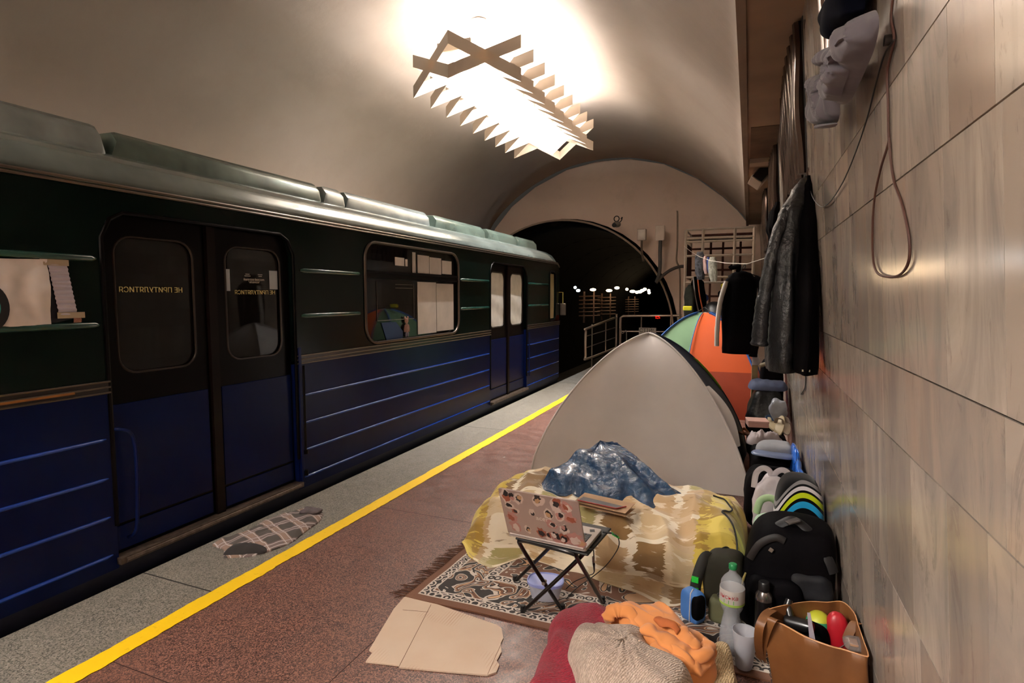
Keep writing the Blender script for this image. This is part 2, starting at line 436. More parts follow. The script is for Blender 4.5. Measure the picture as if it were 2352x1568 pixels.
# real fittings: the tubes' light, carried by area lamps inside the louvres for clean sampling
def area(loc,sx,sy,e,col,rot=(0,0,0),name='lamp'):
    l=bpy.data.lights.new(name,'AREA'); l.shape='RECTANGLE'; l.size=sx; l.size_y=sy; l.energy=e; l.color=col
    o=bpy.data.objects.new(name,l); link(o); o.location=loc; o.rotation_euler=rot; return o
WC=(1,.975,.95)
for oy,k in ((5.42,1.0),(-4.6,5.2)):
    area((-2.975,oy+1.9,4.40),.42,3.2,(95 if k==1 else 45*k),WC,(R(180),0,0),'chandelier_uplight')
    for dy in (.55,1.35,2.15,2.95):
        for dx in (-.17,.17): area((-2.975+dx,oy+dy,4.20),.03,.8,24*k,WC,(0,0,0),'tube_light')
# world: only a trace of light
w=bpy.data.worlds.new('w'); bpy.context.scene.world=w; w.use_nodes=True
w.node_tree.nodes['Background'].inputs[0].default_value=(1,.85,.7,1); w.node_tree.nodes['Background'].inputs[1].default_value=.01
# camera
cd=bpy.data.cameras.new('camera'); cam=bpy.data.objects.new('camera',cd); link(cam)
cd.sensor_width=36; cd.lens=36*F/2352; cd.clip_start=.05; cd.clip_end=200
cam.matrix_world=Matrix(((RT.x,UP.x,-FW.x,0),(RT.y,UP.y,-FW.y,0),(RT.z,UP.z,-FW.z,HC),(0,0,0,1)))
sc=bpy.context.scene; sc.camera=cam
sc.view_settings.view_transform='Standard'; sc.view_settings.look='None'; sc.view_settings.exposure=1.55; sc.view_settings.gamma=1
# ================================================================== TRAIN
M_tg=mat('train_green','06130f',.2,var=.15,vs=3,spec=.13,bump=.03,bs=3)
M_tb=mat('train_blue','071440',.28,var=.12,vs=3,spec=.13,bump=.03,bs=3)
M_td=mat('train_trim','050303',.3,var=.1,spec=.1)
M_roof=mat('train_roof','6f7874',.16,.45,var=.25,vs=2.5,bump=.12,bs=4)
M_strip=mat('aluminium_strip','655b52',.3,.7,var=.15)
M_rust=mat('scuffed_sill','5a4c42',.5,.5,var=.4,vs=30,bump=.4,bs=60)
M_tbr=mat('rib_blue_lit','1a3a8c',.25,var=.1,spec=.6,coat=.3)  # lighter than the side panel: the ribs' highlight is put into the colour
M_tgr=mat('rib_green_lit','1c4038',.2,var=.1,spec=.6,coat=.4)  # same for the green ribs, highlight lines painted as a lighter tone
M_rub=mat('black_rubber','0c0a0a',.5,var=0)
n=N('train_glass'); n.b.inputs['Base Color'].default_value=(.01,.009,.008,1); n.b.inputs['Roughness'].default_value=.03; n.b.inputs['Specular IOR Level'].default_value=.3; n.b.inputs['Transmission Weight'].default_value=.0; n.b.inputs['Alpha'].default_value=.82; M_gl=n.m
M_paper=mat('paper','ccc6be',.8,var=.1,vs=9)
M_card=mat('grey_board','bbb2a8',.8,var=.15,vs=4)
XT=-3.14
train=thing('metro_train','green and blue metro train standing along the platform edge','train',(XT-1.35,2.4,-1.1))
TL=train.location
def tb(g,name,mat_,parent=train,**kw):
    off=Vector((0,0,0)); p=parent
    while p is not None: off+=p.location; p=p.parent
    return g.build(name,mat_,parent,M=Matrix.Translation(-off),**kw)
def thole(name,outer,holes,x,th,m,parent=train):
    o=holed(name,outer,holes,x,th,m,parent); o.data.transform(Matrix.Translation(-TL)); return o
doors=[(1.93,3.29),(6.82,8.18),(-2.97,-1.61)]
wins=[(4.15,5.92),(-.75,1.02)]
Y0,Y1=-6.0,9.84
# side wall: upper green with openings
outer=[(Y0,1.05),(Y1,1.05),(Y1,2.03),(Y1-.06,2.1),(Y1-.15,2.14),(Y0,2.14)]
holes=[rrect(a-.02,b+.02,.9,2.02,.12) for a,b in doors]+[rrect(a,b,1.12,2.04,.16) for a,b in wins]+[rrect(9.28,9.6,1.13,1.98,.08)]
# door openings go through the belt: split the outline there
def seg(a,b,z0,z1): return [(a,z0),(b,z0),(b,z1),(a,z1)]
up=[(Y0,1.05)]
cuts=sorted(doors)
poly=[]
cur=[(Y0,1.05)]
for a,b in cuts:
    cur+=[(a,1.05),(a,1.86),(a+.03,1.95),(a+.10,2.0),(b-.10,2.0),(b-.03,1.95),(b,1.86),(b,1.05)]
cur+=[(Y1,1.05),(Y1,2.0),(Y1-.06,2.09),(Y1-.15,2.14),(Y0,2.14)]
thole('upper_side_panel',cur,[rrect(a,b,1.12,2.04,.16) for a,b in wins]+[rrect(9.28,9.62,1.13,1.98,.08)],XT,.05,M_tg)
cur=[(Y0,-.02)]
for a,b in cuts: cur+=[(a,-.02),(a,1.05),(b,1.05),(b,-.02)] if False else []
lows=[(Y0,-2.97),(-1.61,1.93),(3.29,6.82),(8.18,Y1)]
for a,b in lows:
    g=G(); g.box(XT-.05,XT,a,b,.06,1.03)
    tb(g,'lower_side_panel',M_tb,sm=0)
    for z in (.145,.357,.570,.785):
        g=G(); g.tube([(XT-.004,a+.03,z-.004),(XT+.006,a+.07,z),(XT+.006,b-.07,z),(XT-.004,b-.03,z)],[.006,.012,.012,.006],10,flat=.8)
        tb(g,'rib',M_tbr)
    g=G(); g.box(XT,XT+.010,a,b,1.03,1.10); bm_=tb(g,'belt_moulding',mat('belt_brown','1c1310',.3,var=.1),sm=0)
    g=G()
    for z in (1.037,1.066,1.096): g.tube([(XT+.012,a,z),(XT+.012,b,z)],.0055,6)
    tb(g,'belt_bead',M_strip,bm_)
for a,b in ((-1.55,-.8),(1.07,1.9),(3.36,4.08),(5.98,6.78),(8.24,9.2)):
    for z in (1.40,1.745):
        g=G(); g.tube([(XT-.002,a,z),(XT+.006,a+.03,z),(XT+.006,b-.03,z),(XT-.002,b,z)],[.008,.018,.018,.008],10); tb(g,'rib',M_tgr)
# skirt and underframe
g=G(); g.box(XT-.1,XT-.01,Y0,Y1-.05,-.42,.07); tb(g,'skirt',mat('skirt_navy','070c22',.5,var=.2),sm=0)
# roof
rc=[(XT+.0,2.13),(XT+.012,2.16),(XT-.005,2.2),(XT-.06,2.27),(XT-.16,2.33),(XT-.35,2.385),(XT-.7,2.43),(XT-1.35,2.46),(XT-2.0,2.43),(XT-2.5,2.33),(XT-2.7,2.15)]
def rf(u,v):
    k=u*(len(rc)-1); i=min(int(k),len(rc)-2); f=k-i; x=rc[i][0]*(1-f)+rc[i+1][0]*f; z=rc[i][1]*(1-f)+rc[i+1][1]*f
    y=Y0+(Y1-Y0)*v
    e=max(0,(y-(Y1-.35))/.35); z=z-(z-2.05)*(1-math.sqrt(max(0,1-e*e)))*.75
    return (x,y,z)
g=G(); g.sheet(rf,30,60); o=tb(g,'roof',M_roof,sm=60); o.modifiers.new('s','SOLIDIFY').thickness=.02
g=G()
for dz in (0,.022): g.tube([(XT+.014,Y0,2.118+dz),(XT+.014,Y1-.15,2.118+dz),(XT+.008,Y1-.04,2.07+dz)],.008,6)
tb(g,'gutter',M_strip)
M_vent=mat('vent_green','56635b',.2,.4,var=.35,vs=3,bump=.2,bs=7); M_vs=mat('vent_silver','8e9694',.18,.5,var=.25,vs=4,bump=.25,bs=7)
def vent(a,b,x0,x1,z1):
    g=G(); zz=lambda x:2.30
    pr=[(x0,2.30),(x0-.02,z1-.06),(x0-.07,z1),(x1+.07,z1+.015),(x1,z1-.06),(x1,2.30)]
    g.rings([[Vector((p[0],y,2.30+(p[1]-2.30)*k)) for p in pr] for y,k in ((a,.5),(a+.03,.97),(a+.05,1),(b-.05,1),(b-.02,.97),(b,.5))])
    tb(g,'roof_vent',M_vs if b==2.18 or 4<a<4.5 else M_vent,sm=50)
for a,b in ((-1.6,-.3),(-.25,2.18),(2.22,3.98),(4.02,4.3),(4.32,5.82),(5.95,7.35),(7.45,8.55),(8.6,9.5)):
    vent(a,b,XT-.30,XT-1.0,2.535 if b<3 else 2.525)
# far shell, floor and end so the car is a solid body
g=G(); g.box(XT-2.72,XT-2.68,Y0,Y1,-.4,2.2); g.box(XT-2.7,XT-.06,Y0,Y1-.1,-.02,.02); g.box(XT-2.7,XT-.03,Y1-.06,Y1,-.4,2.1); g.box(XT-1.3,XT-1.28,Y0,Y1-.1,0,2.1)
tb(g,'interior_shell',mat('car_interior','1e1a18',.8,var=.3),sm=0)
# doors
def door(a,b,full):
    w=(b-a)/2
    for i in (0,1):
        y0=a+i*w+.008+(.03 if i else 0); y1=a+(i+1)*w-.008-(0 if i else .03)
        r=.07 if full else .06
        gz0,gz1=(1.12,1.88)
        py=.08 if full else .1
        d=thole('door_leaf',seg(y0,y1,.12,2.0),[rrect(y0+py,y1-py,gz0,gz1,.1)],XT-.045,.03,M_td)
        def sub(g,name,m,**kw): return tb(g,name,m,d,**kw)
        g=G(); g.box(XT-.068,XT-.06,y0+py-.02,y1-py+.02,gz0-.02,gz1+.02); sub(g,'pane',M_gl,sm=0)
        g=G(); pth=[(XT-.045,p[0],p[1]) for p in rrect(y0+py,y1-py,gz0,gz1,.1)]; g.tube(pth,.007,6,loop=True); sub(g,'pane_seal',M_strip if not full else mat('seal_brown','2e251f',.35,.3,var=.1))
        g=G(); g.box(XT-.047,XT-.036,y0+.012,y1-.012,.29,.955); g.box(XT-.047,XT-.034,y0+.012,y1-.012,.14,.275); sub(g,'kick_panel',M_tb,sm=0,bev=.003)
    g=G(); g.box(XT-.05,XT-.02,a+w-.03,a+w+.03,.12,2.0); tb(g,'door_post',mat('post_brown','100806',.4,spec=.12,var=.1),sm=0)
    g=G(); g.box(XT-.05,XT+.035,a-.01,b+.01,.085,.12); g.tube([(XT+.03,a+.02,.10),(XT+.03,b-.02,.10)],.016,8); tb(g,'door_sill',M_rust)
    g=G(); g.tube([(XT+.0,a,.3),(XT+.004,a,1.86),(XT+.0,a+.05,1.96),(XT+.0,a+.12,2.0),(XT+.0,b-.12,2.0),(XT,b-.05,1.96),(XT+.004,b,1.86),(XT,b,.3)],.012,8); tb(g,'door_frame',M_td)
for a,b in doors: door(a,b,True)
# curved grab bars beside the first door, end post
g=G(); g.tube(spl([(XT-.02,1.94,.83),(XT+.03,1.955,.83),(XT+.035,2.005,.80),(XT+.035,2.03,.70),(XT+.03,2.03,.45),(XT+.02,2.02,.25),(XT-.02,2.0,.2)],5),.010,8); tb(g,'grab_bar',M_tb)
g=G(); g.box(XT-.01,XT+.02,3.30,3.33,.1,1.16); tb(g,'corner_strip',M_tb,sm=0,bev=.005)
g=G(); g.tube([(XT+.02,3.345,.35),(XT+.02,3.345,1.02)],.009,8); g.lathe([(.018,.33),(.018,.36)],(XT+.02,3.345,0),10); g.lathe([(.018,.16),(.018,.2)],(XT+.02,3.34,0),10); tb(g,'grab_bar',M_td)
g=G(); g.tube([(XT+.02,8.24,.3),(XT+.02,8.24,.98)],.011,8); tb(g,'grab_bar',M_tb)
# lettering on the door panes (seen from behind, so mirrored)
M_gold=mat('gold_lettering','c8b878',.5,var=0)
def tt(name,body,size,y,z,x=XT-.055,m=M_gold,mir=True,parent=train):
    M=frameM((x,y,z),(0,1,0),(0,0,1)); o=text(name,body,size,M,m,parent,mirror=mir); o.data.transform(Matrix.Translation(-TL)); return o
tt('lettering','НЕ ПРИТУЛЯТИСЯ',.042,2.235,1.585)
tt('lettering','НЕ ПРИТУЛЯТИСЯ',.039,2.985,1.575)
for y_,z_,w_ in ((2.92,1.70,.035),(2.92,1.688,.05),(3.03,1.70,.04),(3.03,1.688,.03)):
    g=G(); g.box(XT-.056,XT-.055,y_-w_/2,y_+w_/2,z_,z_+.004); tb(g,'small_print',mat('white_lettering','b9b2a8',.6,var=0),sm=0)
tt('lettering','РУССКИЙ ВОЕННЫЙ\n"КОРАБЛЬ"',.0175,2.975,1.655,m=mat('white_lettering','b9b2a8',.6,var=0))
for (y0,y1,z0,z1) in ((2.735,2.775,1.585,1.73),(3.115,3.19,1.6,1.735)):
    g=G(); g.box(XT-.058,XT-.056,y0,y1,z0,z1); tb(g,'door_sticker',mat('pale_sticker','a6adb2',.6,var=.05),sm=0)
# middle window: frame, transom, panes
for wi,(a,b) in enumerate(wins):
    g=G(); g.tube([(XT+.004,p[0],p[1]) for p in rrect(a,b,1.12,2.04,.16)],.014,8,loop=True)
    fr=tb(g,'window_frame',mat('frame_bronze','4d4037',.35,.5,var=.15))
    g=G(); g.box(XT-.02,XT+.008,a,b,1.715,1.735); g.box(XT-.02,XT+.008,a,b,1.765,1.785); g.box(XT-.03,XT-.005,a,b,1.715,1.785); tb(g,'transom',M_td,fr,sm=0)
    g=G(); g.box(XT-.035,XT-.03,a-.02,b+.02,1.1,2.06); tb(g,'pane',M_gl,fr,sm=0)
# panels leaning inside the middle window
for (y0,y1,z0,z1) in ((5.06,5.44,1.15,1.70),(5.45,5.84,1.16,1.69),(5.07,5.3,1.79,1.98),(5.31,5.56,1.79,1.97),(5.58,5.8,1.8,1.95),(4.97,5.03,1.79,2.0)):
    g=G(); g.box(XT-.028,XT-.022,y0,y1,z0,z1); tb(g,'window_board',M_card,sm=0)
g=G(); g.box(XT-.028,XT-.024,5.55,5.62,1.57,1.62); tb(g,'window_board',mat('board_note','8f8578',.7,var=.05),sm=0)
g=G()
for (y0,y1,z0,z1) in ((4.66,4.82,1.85,1.93),(4.84,4.88,1.85,1.92)): g.box(XT-.026,XT-.022,y0,y1,z0,z1)
tb(g,'window_sticker',M_paper,sm=0)
# loose pane frame and a blue cloth corner in the left half
g=G()
for p,q in (((4.36,1.32),(4.36,1.69)),((4.36,1.32),(4.99,1.32)),((4.99,1.32),(4.99,1.68))): g.tube([(XT-.026,*p),(XT-.026,*q)],.003,5)
for z in (1.665,1.63): g.tube([(XT-.026,4.66,z),(XT-.026,4.97,z)],.002,5)
tb(g,'pane_edge',M_strip)
g=G(); g.prism([(4.42,1.30),(4.66,1.30),(4.78,1.2),(4.78,1.13),(4.50,1.13)],XT-.029,XT-.024,'x'); tb(g,'window_board',mat('blue_board','16345c',.5,var=.08),sm=0)
# cab side window and far door panes with paper
g=G(); g.tube([(XT+.003,p[0],p[1]) for p in rrect(9.28,9.62,1.13,1.98,.08)],.012,6,loop=True); fr=tb(g,'window_frame',M_td)
g=G(); g.box(XT-.03,XT-.026,9.27,9.63,1.11,2.0); tb(g,'pane',M_gl,fr,sm=0)
g=G(); g.sheet(lambda u,v:(XT-.024,9.34+.24*u+.02*math.sin(v*3),1.16+.78*v),4,8,.002); g.box(XT-.02,XT-.016,9.3,9.4,1.16,1.33); tb(g,'window_paper',mat('manila','a08c66',.7,var=.1),sm=0)
for (y0,y1) in ((6.92,7.42),(7.6,8.1)):
    g=G(); g.sheet(lambda u,v:(XT-.052+.003*math.sin(v*14+u*3),y0+(y1-y0)*u,1.13+.74*v),6,30,.002); tb(g,'door_paper',M_paper,sm=50)
# mirror on its bracket at the cab corner
g=G(); g.tube([(XT-.02,9.8,1.62),(XT+.05,9.9,1.62),(XT+.05,9.9,1.3)],.008,6); b=tb(g,'mirror_bracket',mat('mirror_yellow','8d7a3a',.5,var=.05))
g=G(); g.box(XT+.0,XT+.11,9.88,9.91,1.2,1.42); tb(g,'mirror',M_strip,b,bev=.01)
# wooden strip caught in the belt moulding
g=G(); g.box(XT+.012,XT+.024,-.2,1.75,1.055,1.066); tb(g,'belt_inlay',mat('ochre_inlay','8a5a26',.5,var=.3,vs=12),sm=0)
# ---- things fixed to the train side
g=G()
def ban(u,v):
    y=.95+.72*u; z=1.41+.32*v
    return (XT+.014+.02*abs(noise.noise(Vector((y*7,z*6,1))))+.008*noise.noise(Vector((y*19,z*22,2))),y,z-.012*math.sin(u*3)*v)
g.sheet(ban,50,26,.0015); o=g.build('banner',mat('banner_white','cfc8c2',.7,var=.08,vs=7),sm=60)
tag(o,'creased whitish cloth banner with teal mark taped to the green train side','banner'); 
g=G(); g.lathe([(.085,0),(.085,.003)],(0,0,0),30,M=Matrix.Rotation(R(90),4,'Y')@Matrix.Scale(1.3,4,(1,0,0))); l1=g.build('printed_mark',mat('black_print','141518',.6,var=0),o,sm=0); l1.location=(XT+.027,1.415,1.50)
g=G(); g.lathe([(.06,0),(.06,.003)],(0,0,0),30,M=Matrix.Rotation(R(90),4,'Y')@Matrix.Scale(1.3,4,(1,0,0))); l2=g.build('printed_mark',mat('teal_print','2b8a86',.6,var=0),o,sm=0); l2.location=(XT+.030,1.405,1.50)
g=G(); g.prism([(1.66,1.42),(1.70,1.42),(1.79,1.44),(1.76,1.73),(1.66,1.725)],XT+.001,XT+.003,'x'); o=g.build('taped_film',mat('dark_film','0b0a16',.3,var=0),sm=0); tag(o,'dark film strip taped beside the whitish banner on the train','film')
g=G(); g.sheet(lambda u,v:(XT+.010+.003*math.sin(v*70)+.003*math.sin(u*5),1.665+.0*u+.085*u+.035*(1-v)+.01,1.455+.25*v),6,90,.001)
o=g.build('notice_sheet',mat('notice_paper','b9b4c0',.7,var=.05),sm=60); tag(o,'crinkled white notice sheet held by tape on the green train side','notice')
for z,y in ((1.70,1.64),(1.44,1.70)):
    g=G(); g.box(XT+.012,XT+.0135,y,y+.125,z,z+.03); g.build('tape',mat('masking_tape','a3957e',.6,var=.1),o,sm=0)
g=G(); g.prism([(1.775,1.415),(1.81,1.415),(1.812,1.435),(1.793,1.458),(1.777,1.44)],XT+.004,XT+.007,'x'); o=g.build('sticker',mat('brown_sticker','9a6a58',.6,var=.4,vs=120),sm=0); tag(o,'tiny brown patterned sticker below the notice sheet on the train','sticker')
# toy bear in the window
t=thing('toy_bear','small pinkish toy bear standing inside the train window','toy',(XT-.012,4.83,1.14))
Mb=mat('bear_pink','8f6a5c',.5,var=.2,vs=60)
g=G(); g.blob((0,0,.09),(.012,.033,.05),.9); g.build('body',Mb,t)
g=G(); g.blob((0,-.004,.165),(.012,.03,.028),.9); g.build('head',Mb,t)
for s_ in (-1,1):
    g=G(); g.blob((0,s_*.026-.004,.195),(.007,.013,.013),1); g.build('ear',Mb,t)
    g=G(); g.blob((0,s_*.016,.025),(.012,.012,.028),.9); g.build('leg',mat('bear_grey','6f6a78',.5,var=.2,vs=60),t)
    g=G(); g.tube([(0,s_*.03,.12),(0,s_*.042,.08),(0,s_*.038,.05)],.008,8); g.build('arm',Mb,t)
# ================================================================== FOREGROUND
def V(p): return Vector(p)
def O(px,z=0.0): return [P(x,y,z) for x,y in px]
# ---- rug
def rugmat():
    n=N('rug_pattern'); uv=n.n('ShaderNodeUVMap'); s=n.n('ShaderNodeSeparateXYZ'); n.l(uv.outputs[0],s.inputs[0])
    U=n.math('MULTIPLY',s.outputs[0],1.95); W=n.math('MULTIPLY',s.outputs[1],1.25)
    cb=n.n('ShaderNodeCombineXYZ'); n.l(U,cb.inputs[0]); n.l(W,cb.inputs[1]); v=cb.outputs[0]
    d=n.math('MINIMUM',n.math('MINIMUM',U,W),n.math('MINIMUM',n.math('SUBTRACT',1.95,U),n.math('SUBTRACT',1.25,W)))
    n1=n.noise(v,4.6,1.5,.4,1.8); w1=n.math('PINGPONG',n.math('MULTIPLY',n1,9),1)
    n2=n.noise(v,11,1.0,.4,1.2); w2=n.math('PINGPONG',n.math('MULTIPLY',n2,5),1)
    brown,dark,white,tan=srgb('6b4229'),srgb('1d120e'),srgb('c4b9ae'),srgb('c49d78')
    scroll=n.ramp(w1,[(0,dark),(.34,white),(.5,dark),(.56,tan),(.66,brown),(.86,dark),(.93,white)],'CONSTANT')
    field=n.ramp(n1,[(0,tan),(.33,dark),(.38,white),(.41,brown),(.56,brown),(.585,white),(.6,dark),(.66,tan),(.69,dark)],'CONSTANT')
    # running loop strip
    wv=n.n('ShaderNodeTexVoronoi'); wv.feature='F1'; wv.inputs['Scale'].default_value=19; wv.inputs['Randomness'].default_value=.35; n.l(v,wv.inputs['Vector'])
    loop=n.ramp(wv.outputs['Distance'],[(0,dark),(.16,white),(.27,dark),(.44,white),(.6,dark)],'CONSTANT')
    c=n.mix(n.math('GREATER_THAN',d,.05),brown,loop)
    for a,b,x in ((.105,.0,None),):
        pass
    c=n.mix(n.math('GREATER_THAN',d,.11),c,scroll)
    c=n.mix(n.math('GREATER_THAN',d,.30),c,loop)
    c=n.mix(n.math('GREATER_THAN',d,.355),c,field)
    for e in (.052,.108,.30,.352):
        c=n.mix(n.math('LESS_THAN',n.math('ABSOLUTE',n.math('SUBTRACT',d,e)),.0045),c,white)
    n.l(c,n.b.inputs['Base Color']); n.b.inputs['Roughness'].default_value=.95; n.b.inputs['Sheen Weight'].default_value=.2
    n.bump(n.noise(v,160,2),.3,.004); return n.m
M_rug=rugmat()
rc_=[P(930,1364),P(1830,1575),P(1900,1300),P(1082,1252)]; rc_[1]=Vector((.34,2.38,0)); rc_[2]=Vector((.36,3.60,0)); rc_[3]=Vector((-1.50,3.60,0)); rc_[0]=Vector((-1.58,2.36,0))
def rug(u,v):
    a=rc_[0].lerp(rc_[1],u); b=rc_[3].lerp(rc_[2],u); p=a.lerp(b,v)
    e=.012*noise.noise(Vector((p.x*4,p.y*4,1)))
    w=.010+max(0,noise.noise(Vector((p.x*2.6,p.y*3.5,4))))*.035*min(1,u*8)*min(1,v*10)
    return (p.x+e,p.y+.012*noise.noise(Vector((p.x*3,p.y*5,9))),w)
g=G(); g.sheet(rug,110,70,.007); rg=g.build('rug',M_rug,sm=60)
tag(rg,'brown patterned rug with white scrolls and fringed end lying on the platform','rug')
g=G(); rr_=random.Random(2)
for k in range(90):
    v=k/90; a=rug(0,v); L=rr_.uniform(.04,.1); q=rr_.uniform(-.03,.03)
    g.tube([(a[0]+.005,a[1],.008),(a[0]-L*.5,a[1]+q*.5-.01,.009),(a[0]-L,a[1]+q-.02,.006)],[.0035,.003,.0015],5)
tag(g.build('fringe',mat('fringe_brown','4a2a18',.9,var=.3,vs=30),rg),kind='stuff')
# ---- flattened cardboard
cp=[(935,1366),(905,1400),(848,1495),(856,1500),(840,1522),(915,1530),(917,1535),(1120,1553),(1140,1546),(1147,1530),(1141,1520),(1152,1500),(1150,1480),(1156,1468),(1152,1445),(1140,1437)]
Mc=N('cardboard'); v=Mc.co('Object'); 
cc=Mc.mix(Mc.ramp(Mc.noise(v,5,4),[(.4,0),(.7,.35)]),srgb('c9b49f'),srgb('bfa38b'))
wvn=Mc.n('ShaderNodeTexWave'); wvn.inputs['Scale'].default_value=22; Mc.l(v,wvn.inputs['Vector'])
cc=Mc.mix(Mc.math('MULTIPLY',Mc.ramp(wvn.outputs['Fac'],[(.75,0),(.9,1)]),Mc.ramp(Mc.noise(v,3.5,2),[(.55,0),(.68,.5)])),cc,srgb('a06d50'))
Mc.l(cc,Mc.b.inputs['Base Color']); Mc.b.inputs['Roughness'].default_value=.85
g=G(); g.prism([(p.x,p.y) for p in O(cp)],.0005,.007); g.build
cb_=g.build('cardboard_sheet',Mc.m,sm=0); tag(cb_,'flattened tan cardboard sheet with torn edges on the red floor in front of the rug','cardboard')
for q1,q2,r_ in (((916,1531),(990,1388),.0012),((925,1400),(983,1405),.001),((1120,1548),(1150,1480),.0009)):
    g=G(); g.tube([P(*q1,.0072),P(*q2,.0072)],r_,4); g.build('crease',mat('crease_brown','6e4c38',.9,var=0),cb_)
# ---- plaid shirt on the edge strip
def plaid():
    n=N('plaid'); v=n.co('Object',rot=(0,0,.35)); s=n.n('ShaderNodeSeparateXYZ'); n.l(v,s.inputs[0])
    def st(o,f,lo,hi): 
        m=n.math('FRACT',n.math('MULTIPLY',o,f)); return n.math('MULTIPLY',n.math('GREATER_THAN',m,lo),n.math('LESS_THAN',m,hi))
    c=n.mix(st(s.outputs[1],6.5,.0,.42),srgb('4a433e'),srgb('8a7264')); c=n.mix(n.math('MULTIPLY',st(s.outputs[0],8,.0,.4),.6),c,srgb('7d6a66'))
    for o,f,a in ((s.outputs[1],6.5,.06),(s.outputs[1],6.5,.34),(s.outputs[0],8,.08),(s.outputs[0],8,.3)):
        c=n.mix(st(o,f,a,a+.04),c,srgb('b3a6a2'))
    n.l(c,n.b.inputs['Base Color']); n.b.inputs['Roughness'].default_value=.9; n.bump(n.noise(v,90,2),.2,.003); return n.m
sp_=[(-3.03,2.42),(-2.98,2.62),(-3.0,2.82),(-2.97,2.98),(-2.93,3.10),(-2.84,3.12),(-2.74,3.08),(-2.67,2.98),(-2.63,2.82),(-2.60,2.60),(-2.64,2.46),(-2.74,2.36),(-2.82,2.33),(-2.90,2.40)]
g=G(); g.heap(sp_,.0,.028,p=3,q=1.5,amp=.022,fr=9,an=.5,nr=26,na=130,dirv=(1,.35),ridge=.5,edge=.012,wob=.05,seed=4)
sh_=g.build('plaid_shirt',plaid(),sm=80); tag(sh_,'crumpled grey and brown plaid shirt lying on the grey platform edge by the train','shirt')
g=G(); g.blob((-2.80,3.03,.035),(.07,.05,.018),.9,.5,22,seed=3); g.build('collar',mat('plaid_lining','54494a',.9,var=.3,vs=20),sh_,sm=80)
g=G()
g.heap([(-2.84,2.34),(-2.86,2.44),(-2.76,2.47),(-2.66,2.50),(-2.64,2.45),(-2.74,2.37)],.005,.05,p=3,q=1.5,amp=.012,fr=12,nr=10,na=50); g.build('lining',mat('charcoal_lining','2c2726',.9,var=.2),sh_,sm=80)
# ---- bed under the blanket
def ikat():
    n=N('ikat_blanket'); uv=n.n('ShaderNodeUVMap'); m=n.n('ShaderNodeMapping'); m.inputs['Scale'].default_value=(1.9,1.9,1); n.l(uv.outputs[0],m.inputs['Vector'])
    s=n.n('ShaderNodeSeparateXYZ'); n.l(m.outputs[0],s.inputs[0])
    # brush-like edges: jitter in one direction by stretched noise
    mp=n.n('ShaderNodeMapping'); mp.inputs['Scale'].default_value=(4,60,1); n.l(uv.outputs[0],mp.inputs['Vector'])
    j=n.math('MULTIPLY',n.math('SUBTRACT',n.noise(mp.outputs[0],1.0,3,.6),.5),.15)
    mp2=n.n('ShaderNodeMapping'); mp2.inputs['Scale'].default_value=(8,34,1); n.l(uv.outputs[0],mp2.inputs['Vector'])
    brush=n.noise(mp2.outputs[0],1.0,4,.65)
    X=n.math('ADD',s.outputs[0],j); Y=n.math('ADD',s.outputs[1],n.math('MULTIPLY',j,.25))
    def cell(fx,fy):
        cbn=n.n('ShaderNodeCombineXYZ'); n.l(n.math('FLOOR',n.math('MULTIPLY',X,fx)),cbn.inputs[0]); n.l(n.math('FLOOR',n.math('MULTIPLY',Y,fy)),cbn.inputs[1])
        w=n.n('ShaderNodeTexWhiteNoise'); w.noise_dimensions='2D'; n.l(cbn.outputs[0],w.inputs['Vector']); return w.outputs['Value']
    c1=cell(4.2,3.4); c2=cell(8.4,6.8)
    tan,tan2,cream,brown,olive=srgb('bea077'),srgb('cdb68f'),srgb('e8ddc6'),srgb('8a6b42'),srgb('a89d66')
    c=n.ramp(c1,[(0,tan),(.25,brown),(.45,tan2),(.62,cream),(.76,tan),(.9,olive)],'CONSTANT')
    fx=n.math('FRACT',n.math('MULTIPLY',X,4.2)); fy=n.math('FRACT',n.math('MULTIPLY',Y,3.4))
    fr=n.math('MAXIMUM',n.math('LESS_THAN',fx,.22),n.math('LESS_THAN',fy,.16))
    c=n.mix(n.math('MULTIPLY',fr,n.ramp(c2,[(0,.25),(.4,1)],'CONSTANT')),c,cream)
    c=n.mix(n.ramp(brush,[(.60,0),(.64,.75)]),c,cream)
    c=n.mix(n.ramp(brush,[(.33,.7),(.37,0)]),c,brown)
    su=n.n('ShaderNodeSeparateXYZ'); n.l(uv.outputs[0],su.inputs[0])
    ye=n.math('MAXIMUM',n.math('LESS_THAN',n.math('ADD',su.outputs[0],n.math('MULTIPLY',j,.4)),.10),n.math('GREATER_THAN',n.math('ADD',su.outputs[0],n.math('MULTIPLY',j,.3)),.84))
    yc=n.ramp(n.math('ADD',n.math('MULTIPLY',c2,.5),n.math('MULTIPLY',brush,.6)),[(.2,srgb('cdb450')),(.45,srgb('a9893f')),(.62,srgb('dcc763')),(.8,srgb('bd9f6c'))],'CONSTANT')
    c=n.mix(ye,c,yc)
    n.l(c,n.b.inputs['Base Color']); n.b.inputs['Roughness'].default_value=.95; n.b.inputs['Sheen Weight'].default_value=.3
    v=n.co('Object'); n.bump(n.noise(v,120,2),.25,.004); return n.m
def ip(x,pts):
    if x<=pts[0][0]: return pts[0][1]
    for (a,b),(c,d) in zip(pts,pts[1:]):
        if x<=c:
            f=(x-a)/(c-a); f=f*f*(3-2*f); return b+(d-b)*f
    return pts[-1][1]
